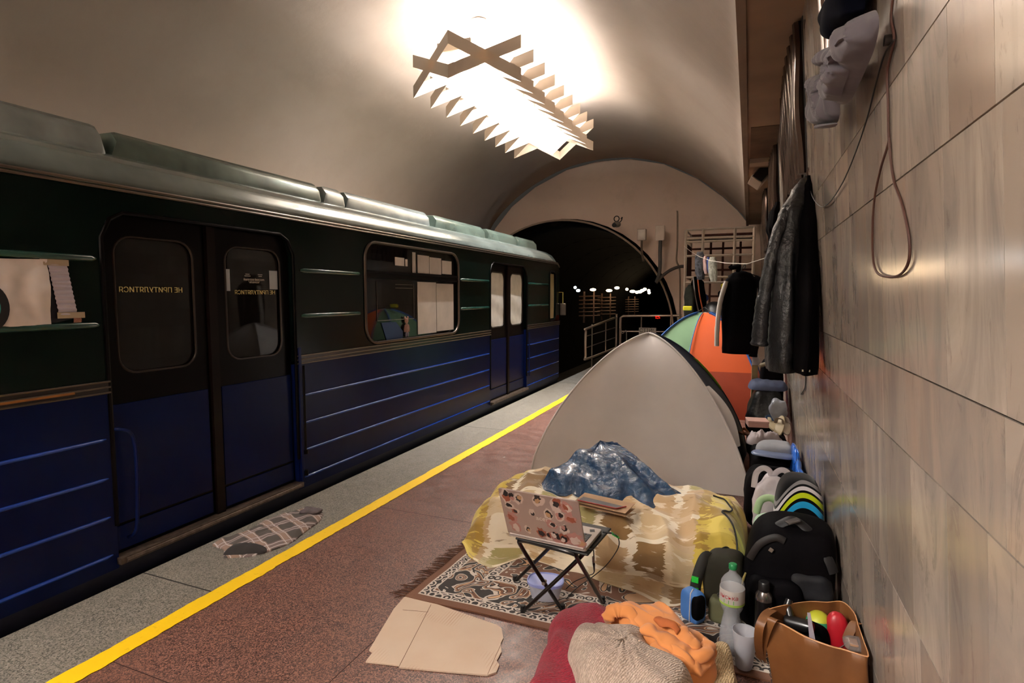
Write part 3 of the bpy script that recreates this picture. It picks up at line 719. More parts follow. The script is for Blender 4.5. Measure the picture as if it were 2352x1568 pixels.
def bed(u,v):
    X=-1.60+1.66*u
    hem=ip(X,[(-1.6,2.93),(-1.45,2.84),(-1.30,2.80),(-1.15,2.99),(-.85,2.93),(-.55,2.86),(-.30,2.78),(-.15,2.92),(.1,2.98)])+.02*noise.noise(Vector((X*7,0,3)))
    base=ip(X,[(-1.6,3.0),(-1.2,3.03),(-.6,2.98),(-.2,2.97),(.1,3.02)])
    pr=[(0,hem,.012),(.10,(hem+base)/2,.02),(.17,base,.045),(.27,base+.0,.15),(.37,base+.09,.255),(.47,base+.22,.30),(.62,base+.46,.315),(.76,base+.72,.30),(.88,base+.92,.22),(.95,base+1.0,.10),(1,base+1.0,.012)]
    for a,b in zip(pr,pr[1:]):
        if v<=b[0]: f=(v-a[0])/(b[0]-a[0]); y=a[1]+(b[1]-a[1])*f; z=a[2]+(b[2]-a[2])*f; break
    # ends roll down
    e=min(1,max(0,(X+1.60)/.26)); e2=min(1,max(0,(.06-X)/.14)); k=math.sqrt(max(0,1-(1-e)**2))*math.sqrt(max(0,1-(1-e2)**2))
    y2=y+ (3.35-y)*.25*(1-e)**2 if X<-1.3 else y
    q=Vector((X*3.2,y*4.0,z*4)); 
    f=noise.noise(q)*.05+noise.noise(q*2.1+Vector((5,1,2)))*.035+(.35-abs(noise.noise(Vector((X*6+y*2,y*2.5-X,3)))))*.07
    fr=min(1,v*6)*min(1,(1-v)*8)
    z=max(.012,(z)*k+f*k*fr*min(1,z*6))
    yy=y2-(f*.6+.02*math.sin(X*17+2*noise.noise(Vector((X*3,1,1)))))*fr*(1-min(1,max(0,(z-.05)/.3)))
    return (X+.02*noise.noise(Vector((X*2,y*3,7))),yy,z)
g=G(); g.sheet(bed,220,130,.006); bd=g.build('blanket',ikat(),sm=80)
tag(bd,'tan, cream and yellow block-patterned blanket covering a low bed in front of the beige tent','blanket')
# ---- blue crinkled plastic sheet lying on the blanket
n=N('blue_plastic'); v=n.co('Object'); 
c=n.mix(n.ramp(n.noise(v,7,5,.6),[(.35,0),(.7,.6)]),srgb('1d3a5c'),srgb('345980')); n.l(c,n.b.inputs['Base Color']); n.b.inputs['Roughness'].default_value=.25; n.b.inputs['Coat Weight'].default_value=.5; n.b.inputs['Coat Roughness'].default_value=.1
n.bump(n.math('ADD',n.noise(v,14,5,.75,1.5),n.voro(v,16,'DISTANCE_TO_EDGE')),.6,.02); M_bp=n.m
bp=[(-1.22,3.36),(-1.14,3.55),(-1.02,3.62),(-.98,3.80),(-.84,3.93),(-.66,3.93),(-.50,3.80),(-.38,3.62),(-.30,3.46),(-.42,3.36),(-.55,3.27),(-.80,3.24),(-1.0,3.30)]
g=G(); g.heap(bp,.30,.25,p=1.15,q=1.0,amp=.06,fr=6,an=.45,nr=40,na=190,dirv=(.8,1),ridge=.75,edge=.02,wob=.12,seed=9,c=(-.90,3.78))
o=g.build('plastic_sheet',M_bp,sm=35); tag(o,'crumpled glossy dark blue plastic sheet heaped on the patterned blanket against the beige tent','plastic sheet')
# kraft envelope / folder under it
t=thing('paper_folder','tan paper folder with a red-edged mouth under the blue plastic sheet','folder',(-.72,3.12,.335),R(-12))
g=G(); g.box(-.16,.16,-.06,.08,0,.003); g.box(-.16,.16,-.06,.08,.022,.025,M=Matrix.Rotation(R(5),4,'X')); g.build('cover',mat('kraft','a98766',.8,var=.15),t,sm=0)
g=G(); g.prism([(-.14,-.05),(.1,-.045),(.13,.01),(-.14,.02)],.026,.028); g.build('inner_sheet',mat('grey_inner','4c4747',.6,var=.1),t,sm=0)
g=G(); g.tube([(-.14,-.052,.029),(.1,-.047,.03),(.135,.01,.031)],.0035,6); g.build('edging',mat('red_edge','9a2a20',.6,var=0),t)
# ---- folding table
M_blk=mat('black_tube','0d0b0b',.3,.3,var=0,coat=.3)
tz=.45
A0,A1=V((-.925,2.285,tz)),V((-.635,2.255,tz)); FA0,FA1=V((-.80,2.55,.022)),V((-.50,2.60,.022))
B0,B1=V((-.90,2.56,tz)),V((-.60,2.60,tz)); FB0,FB1=V((-.965,2.475,.022)),V((-1.09,2.68,.022))
# two U frames crossing as an X
ln=(A1-A0).normalized(); sd=Vector((-ln.y,ln.x,0))
tbl=thing('folding_table','black tubular folding table standing on the rug under the laptop','table',((A0+A1)/2*.5+(B0+B1)/2*.5-V((0,0,tz))))
def lb(g,name,m,par,root,**kw): return g.build(name,m,par,M=Matrix.Translation(-root),**kw)
TB=tbl.location.copy()
FA0=P(1292,1402,.015); FB0=P(1201,1404,.015); FA1=P(1384,1384,.015); FB1=P(1183,1335,.015)
A0=P(1190,1244,.44); A1=P(1322,1275,.44); B0=A0+(FA1-FA0)*.0+V((.27,.03,0)); 
B0=P(1345,1268,.44); B1=B0+(FB1-FB0)*.95
g=G(); g.tube(spl([FA0,A0.lerp(FA0,.12),A0+V((.02,0,.008)),A0.lerp(A1,.5)+V((0,0,.01)),A1-V((.01,0,-.005)),A1.lerp(FA1,.1),FA1],7),.0095,10); lb(g,'frame',M_blk,tbl,TB)
g=G(); g.tube(spl([FB0,B0.lerp(FB0,.12),B0+V((-.01,.01,.008)),B0.lerp(B1,.5)+V((0,0,.01)),B1,B1.lerp(FB1,.1),FB1],7),.0095,10); lb(g,'frame',M_blk,tbl,TB)
for q in (FA0,FA1,FB0,FB1):
    g=G(); g.lathe([(.010,0),(.013,.002),(.013,.035),(.010,.037)],(q.x,q.y,0.012),12); lb(g,'foot_cap',M_rub,tbl,TB)
pv_=A0.lerp(FA0,.57); g=G(); g.lathe([(.008,-.016),(.008,.016)],pv_,10,M=Matrix.Rotation(R(90),4,'X')); lb(g,'pivot_bolt',mat('bolt','8a8480',.3,.9,var=0),tbl,TB)
g=G(); c0=(A0+A1+B0+B1)/4; ex=(A1-A0).normalized(); ey=V((-ex.y,ex.x,0))
g.prism([(c.x,c.y) for c in (A0-ex*.01-ey*.01,A1+ex*.06-ey*.01,A1+ex*.06+ey*.30,A0-ex*.01+ey*.30)],.452,.462); lb(g,'table_top',M_rub,tbl,TB,sm=0,bev=.004)
# ---- laptop
lz=.464
BL,BR=P(1168,1230,lz),P(1346,1268,lz); BK=P(1391,1212,lz)
ex=(BR-BL).normalized(); w=(BR-BL).length; ey=V((-ex.y,ex.x,0)); dp=.225
lap=thing('laptop','open silver laptop covered in stickers on the black folding table','laptop',tuple(BL))
LM=frameM(BL,ex,ey); 
L0=Matrix.Translation(-BL)@LM
M_si=mat('laptop_silver','b3aaa4',.35,.5,var=.04); M_key=mat('key_black','121214',.5,var=0)
M_lid=mat('laptop_lid','a08e86',.35,.45,var=.05)
g=G(); g.prism(rrect(0,w,0,dp,.012),.0,.016); g.v=[L0@v for v in g.v]; base=g.build('keyboard_base',M_si,lap,sm=0,bev=.002)
for r in range(6):
    for c in range(13):
        if r==0 and 3<=c<=9: continue
        pass
g=G()
for r in range(6):
    for c in range(14):
        x0=.02+c*(w-.04)/14; y0=.035+r*.0185
        g.box(x0,x0+(w-.04)/14-.003,y0,y0+.0155,.016,.0185)
g.v=[L0@v for v in g.v]; tag(g.build('keys',M_key,base,sm=0),kind='stuff')
g=G(); g.box(w*.36,w*.62,dp-.068,dp-.012,.016,.0166); g.v=[L0@v for v in g.v]; g.build('touchpad',mat('touchpad','8f8983',.4,.3,var=0),base,sm=0)
g=G(); g.prism([(w-.05,dp-.03),(w-.03,dp-.02),(w-.02,dp-.045),(w-.04,dp-.055)],.016,.0168); g.v=[L0@v for v in g.v]; g.build('sticker',M_key,base,sm=0)
# lid hinged along the near edge; leans back towards the viewer
TL0,TR0=PY(1147,1128,BL.y-.10),PY(1335,1157,BR.y-.10)
lup=((TL0+TR0)/2-(BL+BR)/2); lup=lup-ex*lup.dot(ex); lh=lup.length
LL=frameM(BL+V((0,0,.012)),ex,lup); D0=Matrix.Translation(-BL)@LL
g=G(); g.prism(rrect(0,w,.002,lh,.012),-.004,.003); g.v=[D0@v for v in g.v]; lid=g.build('lid',M_lid,lap,sm=0,bev=.0015)
g=G(); g.box(.008,w-.008,.014,lh-.008,-.0052,-.004); g.v=[D0@v for v in g.v]; g.build('screen',mat('screen_dark','14151a',.15,var=0),lid,sm=0)
g=G(); g.tube([(0.01,.004,0),(w-.01,.004,0)],.007,8); g.v=[D0@v for v in g.v]; g.build('hinge',M_si,lid)
nrm_side=1 if (D0.to_3x3()@V((0,0,1))).y<0 else -1
zf=.0032*nrm_side if nrm_side>0 else -.0042
def stk(u,v,s,cols,sd_,ang=0,asp=1.3):
    rs_=random.Random(sd_); cx_,cy_=u*w,v*lh; 
    def blobp(k,j=.25,n_=14): 
        out=[]
        for i in range(n_):
            a=2*math.pi*i/n_; r=s*k*(1+rs_.uniform(-j,j)); x,y=r*math.cos(a),r*math.sin(a)*asp
            out.append((cx_+x*math.cos(ang)-y*math.sin(ang),cy_+x*math.sin(ang)+y*math.cos(ang)))
        return [(p.x,p.y) for p in spl([(a,b,0) for a,b in out],3,True)]
    z=zf
    def pl(poly,h,m,nm,par):
        a=z; b=z+nrm_side*h
        g=G(); g.prism(poly,a,b); g.v=[D0@q for q in g.v]; return g.build(nm,m,par,sm=0)
    pl(blobp(1),.0003,cols[0],'sticker',lid)
    g=G()
    for i,cm in enumerate(cols[1:]):
        ox,oy=rs_.uniform(-.3,.3)*s,rs_.uniform(-.5,.5)*s
        po=[(x+ox,y+oy) for x,y in blobp(.62-.17*i)]
        g=G(); g.prism(po,z+nrm_side*.0003,z+nrm_side*(.0006+.0002*i)); g.v=[D0@q for q in g.v]; g.build('sticker_print',cm,lid,sm=0)
s_w=mat('sticker_pale','b9a79c',.5,var=0); s_k=mat('sticker_black','1a1314',.5,var=0); s_r=mat('sticker_rust','8a4a34',.5,var=0); s_p=mat('sticker_pink','a3756c',.5,var=0); s_t=mat('sticker_tan','a8845f',.5,var=0)
for i,(u,v,s,cs,an) in enumerate(((.08,.87,.019,(s_w,s_r,s_k),0),(.17,.86,.013,(s_w,s_k,s_p),.3),(.25,.84,.015,(s_w,s_k,s_t),0),(.1,.66,.012,(s_w,s_k),1.4),(.17,.57,.012,(s_w,s_r,s_k),.8),
  (.11,.42,.016,(s_p,s_r),.7),(.13,.22,.018,(s_p,s_w),.2),(.29,.2,.011,(s_w,s_k,s_t),0),(.39,.6,.010,(s_w,s_k,s_w),0),(.51,.88,.018,(s_w,s_k,s_t),-.5),(.6,.62,.016,(s_w,s_k,s_t),.3),(.62,.42,.015,(s_p,s_w,s_k),1.2),
  (.47,.19,.014,(s_r,s_k),.4),(.55,.13,.013,(s_w,s_r,s_k),.2),(.64,.14,.017,(s_p,s_k,s_w),.5),(.72,.86,.02,(s_w,s_r,s_k),-.3),(.74,.62,.016,(s_w,s_p,s_k),0),(.84,.82,.018,(s_p,s_w,s_r),.4),(.87,.62,.016,(s_p,s_r),1.3),(.77,.36,.014,(s_w,s_k,s_p),0),(.74,.15,.016,(s_r,s_k,s_w),0),(.86,.2,.022,(s_p,s_w),-.9),(.95,.12,.014,(s_p,s_t),-.6))):
    stk(u,v,s*1.45,cs,i+3,an)
if nrm_side>0: TM=D0@Matrix.Translation((w*.51,lh*.5,zf))
else: TM=D0@Matrix.Translation((w*.51,lh*.5,zf))@Matrix.Scale(-1,4,(1,0,0))
text('logo_lettering','acer',.034,TM,mat('logo_silver','c9beb6',.3,.5,var=0),lid,th=.0005)
# charging cable with a green coil, and the usb lead
t0=P(1390,1222,.472)
cab=thing('charging_cable','thin black charging cable with a green coil hanging from the laptop','cable',tuple(t0))
cpts=[t0,P(1405,1224,.472),P(1418,1232,.46),P(1422,1250,.40),P(1412,1272,.30),P(1390,1300,.16),P(1360,1325,.05),P(1325,1350,.022),P(1300,1375,.02)]
g=G(); g.tube(spl(cpts,8),.0026,6); lb(g,'lead',M_rub,cab,t0)
g=G(); g.tube([cpts[0]-V((.01,0,0)),cpts[1]],.005,8); lb(g,'plug',M_rub,cab,t0)
g=G(); a,b=cpts[1],cpts[2]; hel=[]
for k in range(60):
    f=k/59; c=a.lerp(b,f*1.2); hel.append(c+V((.0045*math.cos(f*44),.002*math.sin(f*20),.0045*math.sin(f*44))))
g.tube(hel,.0018,5); lb(g,'coil',mat('green_coil','1fae3a',.4,var=0),cab,t0)
t1=P(1352,1262,.47); us=thing('adapter_lead','short black lead with a pale connector hanging from the laptop side','cable',tuple(t1))
cp2=[t1,P(1362,1262,.465),P(1364,1275,.42),P(1363,1295,.34),P(1364,1315,.26),P(1350,1322,.16),P(1320,1335,.06),P(1300,1352,.022)]
g=G(); g.tube(spl(cp2,6),.0026,6); lb(g,'lead',M_rub,us,t1)
g=G(); g.tube([P(1363,1278,.41),P(1363,1291,.355)],.0055,8,flat=.6); lb(g,'connector',mat('connector_grey','7a746c',.5,var=0),us,t1)
g=G(); g.tube([P(1364,1294,.345),P(1365,1312,.27)],[.006,.003],8); lb(g,'plug',M_rub,us,t1)
# ---- plastic food tub
c=P(1253,1378,0); c.z=.018
tub=thing('food_tub','clear plastic food tub with a pale blue lid on the rug under the folding table','food container',tuple(c),R(12))
def oval(a,b,z,n=36,e=.8): 
    out=[]
    for k in range(n):
        t=2*math.pi*k/n; out.append(V((a*math.copysign(abs(math.cos(t))**e,math.cos(t)),b*math.copysign(abs(math.sin(t))**e,math.sin(t)),z)))
    return out
M_clr=mat('frosted_plastic','c4c8d8',.4,var=0,alpha=.6); M_lb=mat('lid_blue','8c96cf',.35,var=.04,coat=.3)
g=G(); g.rings([oval(.062,.05,0),oval(.07,.056,.004),oval(.085,.066,.06),oval(.088,.069,.088)]); g.build('tub',M_clr,tub)
g=G(); g.rings([oval(.091,.072,.078),oval(.094,.075,.08),oval(.094,.075,.093),oval(.088,.07,.095),oval(.086,.068,.089),oval(.02,.02,.089)]); g.build('lid',M_lb,tub)
# ---- crate, red blanket, knitted blanket, orange jacket, fleece
cr=thing('wooden_crate','corner of a pale wooden crate under the red blanket','crate',tuple(P(1330,1580,0)))
CR=cr.location.copy()
M_wd=mat('pale_wood','a98c5e',.7,var=.3,vs=14,stretch=(1,8,1))
q=P(1242,1548,.13)
for (x0,x1,y0,y1,z0,z1) in ((q.x,q.x+.75,q.y-.05,q.y+.0,.112,.13),(q.x,q.x+.75,q.y-.13,q.y-.08,.112,.13),(q.x,q.x+.75,q.y-.24,q.y-.17,.112,.13)):
    g=G(); g.box(x0,x1,y0,y1,z0,z1,M=None); lb(g,'slat',M_wd,cr,CR,sm=0,bev=.003)
for x in (q.x+.01,q.x+.35,q.x+.69):
    g=G(); g.box(x,x+.045,q.y-.24,q.y-.003,0,.112); lb(g,'post',M_wd,cr,CR,sm=0,bev=.003)
def knit(name,a,b,sc,rot=0,st=.6,tex='WAVE'):
    n=N(name); v=n.co('Object',rot=(0,0,rot),sc=(1,1,.4)); wv=n.n('ShaderNodeTexWave'); wv.inputs['Scale'].default_value=sc; wv.inputs['Distortion'].default_value=5.0; wv.inputs['Detail'].default_value=2; wv.inputs['Detail Scale'].default_value=1.5; n.l(v,wv.inputs['Vector'])
    no=n.voro(v,sc*3.0); n3=n.noise(v,sc*1.3,3,.8); h=n.math('ADD',n.math('ADD',n.math('MULTIPLY',wv.outputs['Fac'],.35),n.math('MULTIPLY',n.math('SUBTRACT',1,no),.45)),n.math('MULTIPLY',n3,.5))
    n.l(n.ramp(h,[(.45,srgb(b)),(.95,srgb(a))]),n.b.inputs['Base Color']); n.b.inputs['Roughness'].default_value=.95; n.b.inputs['Sheen Weight'].default_value=.1
    n.bump(h,st,.006); return n.m
z=.10
ro=O([(1180,1640),(1215,1560),(1238,1500),(1262,1462),(1258,1430),(1275,1405),(1300,1398),(1325,1386),(1350,1390),(1375,1398),(1420,1400),(1480,1430),(1540,1500),(1560,1600),(1500,1680),(1350,1690),(1250,1680)],z)
for p in ro: p.z=0
g=G(); g.heap([(p.x,p.y) for p in ro],.012,.160,p=6,q=2.2,amp=.035,fr=7,an=.4,nr=30,na=160,dirv=(1,.5),ridge=.4,seed=2,c=(-.45,2.12))
o=g.build('red_blanket',knit('crimson_knit','a3122f','7a0c22',38,rot=1.1,st=.8),sm=80); tag(o,'crimson ribbed blanket spread beneath the beige knitted blanket','blanket')
ko=O([(1306,1480),(1310,1442),(1326,1422),(1345,1440),(1362,1420),(1400,1426),(1470,1440),(1490,1465),(1530,1505),(1585,1530),(1597,1560),(1580,1620),(1500,1690),(1400,1660),(1340,1570)],.24)
g=G(); g.heap([(p.x,p.y) for p in ko],.155,.115,p=5,q=1.8,amp=.055,fr=5.0,an=.6,nr=40,na=200,dirv=(.4,1),ridge=.45,seed=12,edge=.015,wob=.05)
o=g.build('knitted_blanket',knit('oatmeal_knit','cdb8a6','9a8676',42,rot=.5,st=1.0),sm=80); tag(o,'oatmeal beige chunky knitted blanket folded over the red blanket','blanket')
jo=O([(1384,1414),(1398,1400),(1420,1394),(1450,1404),(1480,1396),(1530,1398),(1560,1415),(1600,1440),(1635,1466),(1648,1490),(1640,1520),(1605,1548),(1560,1540),(1480,1490),(1420,1450)],.22)
M_or=mat('apricot_fabric','cf8447',.85,var=.08,vs=5,sheen=.2,bump=.1,bs=30)
g=G(); g.heap([(p.x,p.y) for p in jo],.10,.15,p=5,q=2,amp=.05,fr=9,an=.3,nr=40,na=200,dirv=(.75,1),ridge=.8,seed=6,wob=.05)
jk=g.build('orange_hoodie',M_or,sm=80); tag(jk,'crumpled apricot orange hoodie lying beside the oatmeal knitted blanket','hoodie')
def roll(px,rad,par,m,zz,seed=0,n_=20,fl=.55,nm='sleeve'):
    pts=spl([P(x,y,z_) for (x,y),z_ in zip(px,zz)],8); k=len(pts)
    rr=[rad*(.25+.75*math.sin(math.pi*min(1,max(0,(i+1)/(k+1)))**.7)**.5)*(1+.35*noise.noise(V((i*.28,seed,0)))) for i in range(k)]
    g=G(); g.tube(pts,rr,n_,flat=fl); g.v=[v_+V((1,1,1))*0.010*noise.noise(v_*26) for v_ in g.v]; o=g.build(nm,m,par,sm=80); return o
roll([(1392,1425),(1405,1405),(1430,1400),(1455,1418),(1462,1445)],.032,jk,M_or,[.25,.27,.28,.27,.26],1,nm='hood')
roll([(1470,1405),(1520,1425),(1560,1455),(1590,1475),(1608,1480)],.034,jk,M_or,[.25,.27,.27,.265,.26],2)
roll([(1478,1440),(1520,1465),(1565,1492),(1605,1502),(1625,1488),(1622,1470)],.036,jk,M_or,[.27,.265,.25,.24,.24,.24],3)
roll([(1500,1482),(1540,1515),(1580,1530),(1615,1520),(1638,1495)],.036,jk,M_or,[.25,.24,.22,.21,.20],4,nm='hem_fold')
roll([(1505,1420),(1530,1432),(1560,1450)],.018,jk,mat('rust_cuff','a85a2c',.9,var=.1),[.30,.30,.29],5,nm='cuff')
fo=O([(1588,1548),(1615,1510),(1645,1476),(1672,1478),(1683,1500),(1690,1540),(1697,1600),(1640,1680),(1560,1660)],.10)
g=G(); g.heap([(p.x,p.y) for p in fo],.012,.13,p=7,q=2.4,amp=.012,fr=6,nr=22,na=110,seed=3)
o=g.build('fleece_throw',knit('sand_fleece','cbb288','a58a5e',40,rot=.2,st=1.0),sm=80); tag(o,'sandy fleece throw folded on the rug left of the frosted cup','throw')
# ---- water bottle
c=P(1677,1503,0); c.z=.018
bt=thing('water_bottle','clear waisted plastic water bottle with green cap standing among the bags','bottle',tuple(c))
M_pet=mat('clear_pet','d5d8dc',.08,var=0,alpha=.28); M_wat=mat('water_grey','8b878c',.12,var=0,alpha=.45)
pr=[(.030,0),(.044,.004),(.048,.02),(.047,.08),(.040,.13),(.033,.165),(.034,.18),(.045,.20),(.050,.225),(.050,.29),(.046,.315),(.034,.335),(.017,.352),(.0145,.36),(.0145,.375)]
g=G(); g.lathe(pr,n=36); g.build('body',M_pet,bt)
g=G(); g.lathe([(.028,.003),(.044,.008),(.045,.03),(.044,.08),(.037,.13),(.031,.165),(.031,.178)],n=32); g.build('water',M_wat,bt)
g=G(); g.lathe([(.0507,.222),(.0512,.224),(.0512,.287),(.0507,.289)],n=36,cap=False); g.build('label_band',mat('label_pale','b5aea6',.45,var=.05),bt)
g=G(); g.lathe([(.0515,.222),(.0516,.232)],n=36,cap=False); g.build('label_stripe',mat('label_green','8fae4a',.5,var=0),bt)
g=G(); g.lathe([(.016,.368),(.0175,.37),(.0175,.388),(.015,.391),(.0,.392)],n=24); g.build('cap',mat('cap_green','1e7a45',.4,var=.05),bt)
def wraptext(body,size,z0,ang,r,m,par,nm,flip=False):
    o=text(nm,body,size,Matrix.Identity(4),m,par,th=.0002)
    for v_ in o.data.vertices:
        a=ang+v_.co.x/r; rad=r+max(0,v_.co.z)*1.0; z=z0+v_.co.y; v_.co=V((rad*math.cos(a),rad*math.sin(a),z))
    return o
wraptext('анська',.026,.262,R(-108),.0518,mat('label_red','a0242c',.5,var=0),bt,'label_lettering')
wraptext('ψψψ',.026,.240,R(-104),.0518,mat('label_leaf','2fa03a',.5,var=0),bt,'label_leaves')
# ---- frosted cup
c=P(1708,1540,0); c.z=.018
cu_=thing('frosted_cup','frosted plastic cup standing on the rug between bottle and tan tote bag','cup',tuple(c))
M_fr=mat('frosted_cup_plastic','c4c4ca',.5,var=0,alpha=.55)
g=G(); g.lathe([(.0,.0),(.030,0),(.033,.004),(.049,.155),(.050,.158),(.0475,.158),(.031,.008),(0,.006)],n=40,cap=False); g.build('cup_body',M_fr,cu_)
# ---- blue pouch
c=P(1590,1432,0); c.z=.018
M_bl=mat('pouch_blue','3d6fb0',.6,var=.08); M_bk=mat('black_nylon','060507',.75,spec=.04,var=.25,vs=12,bump=.15,bs=60)
po=thing('blue_pouch','small bright blue zipped pouch standing next to the olive backpack','pouch',tuple(c),R(-35))
g=G(); g.blob((0,0,.075),(.055,.038,.075),.45,.06,8); g.build('body',M_bl,po)
g=G(); g.tube([(.012,-.036,.01),(.016,-.041,.05),(.016,-.040,.10),(.01,-.030,.145),(.0,-.0,.153)],.003,6); g.build('zip',mat('zip_white','b9b4b4',.5,var=0),po)
g=G(); g.blob((.04,-.01,.085),(.022,.035,.058),.6); g.build('side_pocket',M_bk,po)
# ---- olive backpack
M_ol=mat('olive_nylon','26241b',.75,spec=.2,var=.2,vs=6,bump=.2,bs=40); M_gn=mat('green_flash','17b02c',.5,var=0)
c=P(1640,1420,0); c.z=.018
ob=thing('olive_backpack','dark olive backpack with bright green strap flashes behind the water bottle','backpack',tuple(c),R(-10))
g=G(); g.blob((.03,.06,.15),(.095,.08,.15),.5,.12,6,seed=2); g.build('body',M_ol,ob)
g=G(); g.blob((.045,-.03,.06),(.06,.045,.06),.4,.1,7,seed=3); g.build('front_pocket',mat('olive_pocket','4e4e34',.75,var=.15,vs=8),ob)
g=G(); g.tube(spl([(-.075,-.02,.0),(-.085,-.03,.08),(-.08,-.03,.16),(-.06,-.01,.25),(-.045,.02,.275),(-.03,.03,.24),(-.03,.03,.15)],6),[.026]*37,10,flat=.5,nrm=(.3,-1,0)); g.build('shoulder_strap',mat('strap_olive','1c1a15',.7,var=.1),ob)
for z in (.045,.105,.16):
    g=G(); g.box(-.099,-.066,-.052,-.040,z,z+.028); g.build('green_flash',M_gn,ob,sm=0,bev=.002)
g=G(); g.tube(spl([(.03,-.06,.13),(.045,-.07,.125),(.05,-.07,.14),(.035,-.065,.15),(.025,-.06,.14),(.03,-.06,.13)],5),.003,6); g.build('carabiner',mat('steel_clip','a59c98',.25,.9,var=0),ob)
# ---- black backpack
c=Vector((.215,2.82,.018))
bk=thing('black_backpack','bulging black backpack with grey-buckled strap leaning on the marble wall','backpack',tuple(c))
M_bk2=mat('black_canvas','060507',.7,spec=.05,var=.3,vs=7,bump=.25,bs=35)
def lean(v): return Vector((min(v.x+.14*v.z,.188),v.y+.10*v.z,v.z))
g=G(); g.blob((0,0,.25),(.19,.165,.25),.55,.10,5,seed=5,fn=lean); g.build('body',M_bk2,bk)
g=G(); g.blob((-.05,-.14,.15),(.11,.06,.14),.5,.12,7,seed=8); g.build('front_pocket',M_bk2,bk)
g=G(); g.blob((.09,-.12,.27),(.08,.05,.06),.6,.3,14,seed=6); g.build('scarf_pocket',mat('navy_cloth','0a0b12',.8,var=.2),bk)
g=G(); g.tube(spl([(-.1,-.06,.44),(-.02,-.06,.51),(.03,-.05,.52),(.1,-.08,.47),(.15,-.12,.40),(.175,-.13,.34)],6),[.022]*31,10,flat=.3,nrm=(0,-.5,1)); g.build('shoulder_strap',mat('charcoal_strap','121113',.6,var=.1),bk)
g=G(); g.box(-.028,.028,-.02,.02,0,.012,M=Matrix.Translation((.015,-.075,.52))@Matrix.Rotation(R(-20),4,'Y')@Matrix.Rotation(R(20),4,'Z')); g.build('strap_buckle',mat('buckle_grey','4f4b4b',.3,.4,var=0),bk,sm=0,bev=.004)
g=G(); g.tube(spl([(-.16,-.12,.34),(-.12,-.13,.42),(-.06,-.13,.46),(-.02,-.13,.45)],6),[.016]*19,8,flat=.3,nrm=(0,-1,.3)); g.build('top_handle',mat('brown_strap','171211',.6,var=.1),bk)
g=G(); g.box(-.009,.009,-.002,.002,-.009,.009,M=Matrix.Translation((-.075,-.155,.41))@Matrix.Rotation(R(30),4,'Y')); g.build('metal_ring',mat('beige_metal','9a8c7e',.4,.5,var=0),bk,sm=0,bev=.002)
g=G(); g.tube([(-.175,-.12,.27),(-.185,-.12,.235),(-.188,-.115,.21)],[.004,.006,.003],6); g.build('pull_tab',mat('yellow_tab','8f8148',.6,var=0),bk)
# thermos in its side pocket
c=P(1815,1370,.16)
th=thing('thermos','black thermos with a steel shoulder tucked in the black backpack pocket','thermos',(.115,2.60,.06))
g=G(); g.lathe([(.034,0),(.036,.005),(.036,.17)],n=28); g.build('body',mat('thermos_black','0c0b0c',.3,var=0,coat=.4),th)
g=G(); g.lathe([(.036,.17),(.034,.19),(.024,.205),(.022,.21)],n=28); g.build('shoulder',mat('thermos_steel','9b938e',.2,.9,var=0),th)
g=G(); g.lathe([(.023,.21),(.023,.245),(.019,.25)],n=24); g.build('cap',mat('thermos_cap','111011',.4,var=0),th)
# ---- striped bag
n=N('stripe_bag'); v=n.co('Object'); s=n.n('ShaderNodeSeparateXYZ'); n.l(v,s.inputs[0])
dx=n.math('DIVIDE',n.math('SUBTRACT',s.outputs[0],.02),.19); dz=n.math('DIVIDE',n.math('SUBTRACT',s.outputs[2],.14),.46)
r_=n.math('SQRT',n.math('ADD',n.math('MULTIPLY',dx,dx),n.math('MULTIPLY',dz,dz)))
n.b.inputs['Specular IOR Level'].default_value=.05; K=srgb('060608')
c=n.ramp(r_,[(0,K),(.73,srgb('2292c4')),(.795,K),(.83,srgb('b5c81e')),(.88,K),(.905,srgb('c9c4c6')),(.938,K),(.958,srgb('7d7a7a')),(.985,K)],'CONSTANT')
n.l(c,n.b.inputs['Base Color']); n.b.inputs['Roughness'].default_value=.85; n.b.inputs['Sheen Weight'].default_value=.15
sb=thing('striped_bag','black soft bag with grey, white, lime and blue curved stripes against the wall','bag',(.292,3.20,.0))
def lean2(v): return Vector((v.x,v.y+.12*v.z+(.05*math.cos(v.x*8)),v.z))
g=G(); g.blob((0,0,.30),(.116,.14,.30),.6,.04,4,seed=1,nu=56,nv=40,fn=lean2); g.build('body',n.m,sb,sm=80)
g=G(); g.blob((-.118,-.08,.33),(.012,.012,.014),.8,.3,60); g.build('zip_pull',mat('lime_pull','a7c01c',.5,var=0),sb)
g=G(); g.blob((-.112,-.07,.28),(.016,.012,.02),.8); g.build('trim_patch',mat('blue_patch','2292c4',.7,var=0),sb)
# ---- mint hoodie beside it
mh=thing('mint_hoodie','pale mint green hoodie stuffed between the patterned blanket and the striped bag','hoodie',(.115,3.05,.0))
M_mt=mat('mint_fleece','a3c2a6',.9,var=.08,vs=8,sheen=.2,bump=.1,bs=30)
g=G(); g.blob((.02,.12,.19),(.07,.20,.19),.7,.16,9,seed=7,nu=50,nv=34); g.build('body',M_mt,mh,sm=80)
g=G(); g.tube(spl([(-.02,.33,.33),(.0,.34,.40),(.05,.35,.42),(.09,.34,.39),(.09,.30,.33),(.04,.27,.28)],6),[.028]*31,12,flat=.7); g.build('hood',mat('mint_hood','9bb58a',.9,var=.08,sheen=.2),mh,sm=80)
g=G(); g.tube(spl([(.03,.1,.36),(.0,.04,.30),(-.02,-.02,.2),(.0,-.06,.1)],6),[.036]*19,12,flat=.7); g.build('sleeve',M_mt,mh,sm=80)
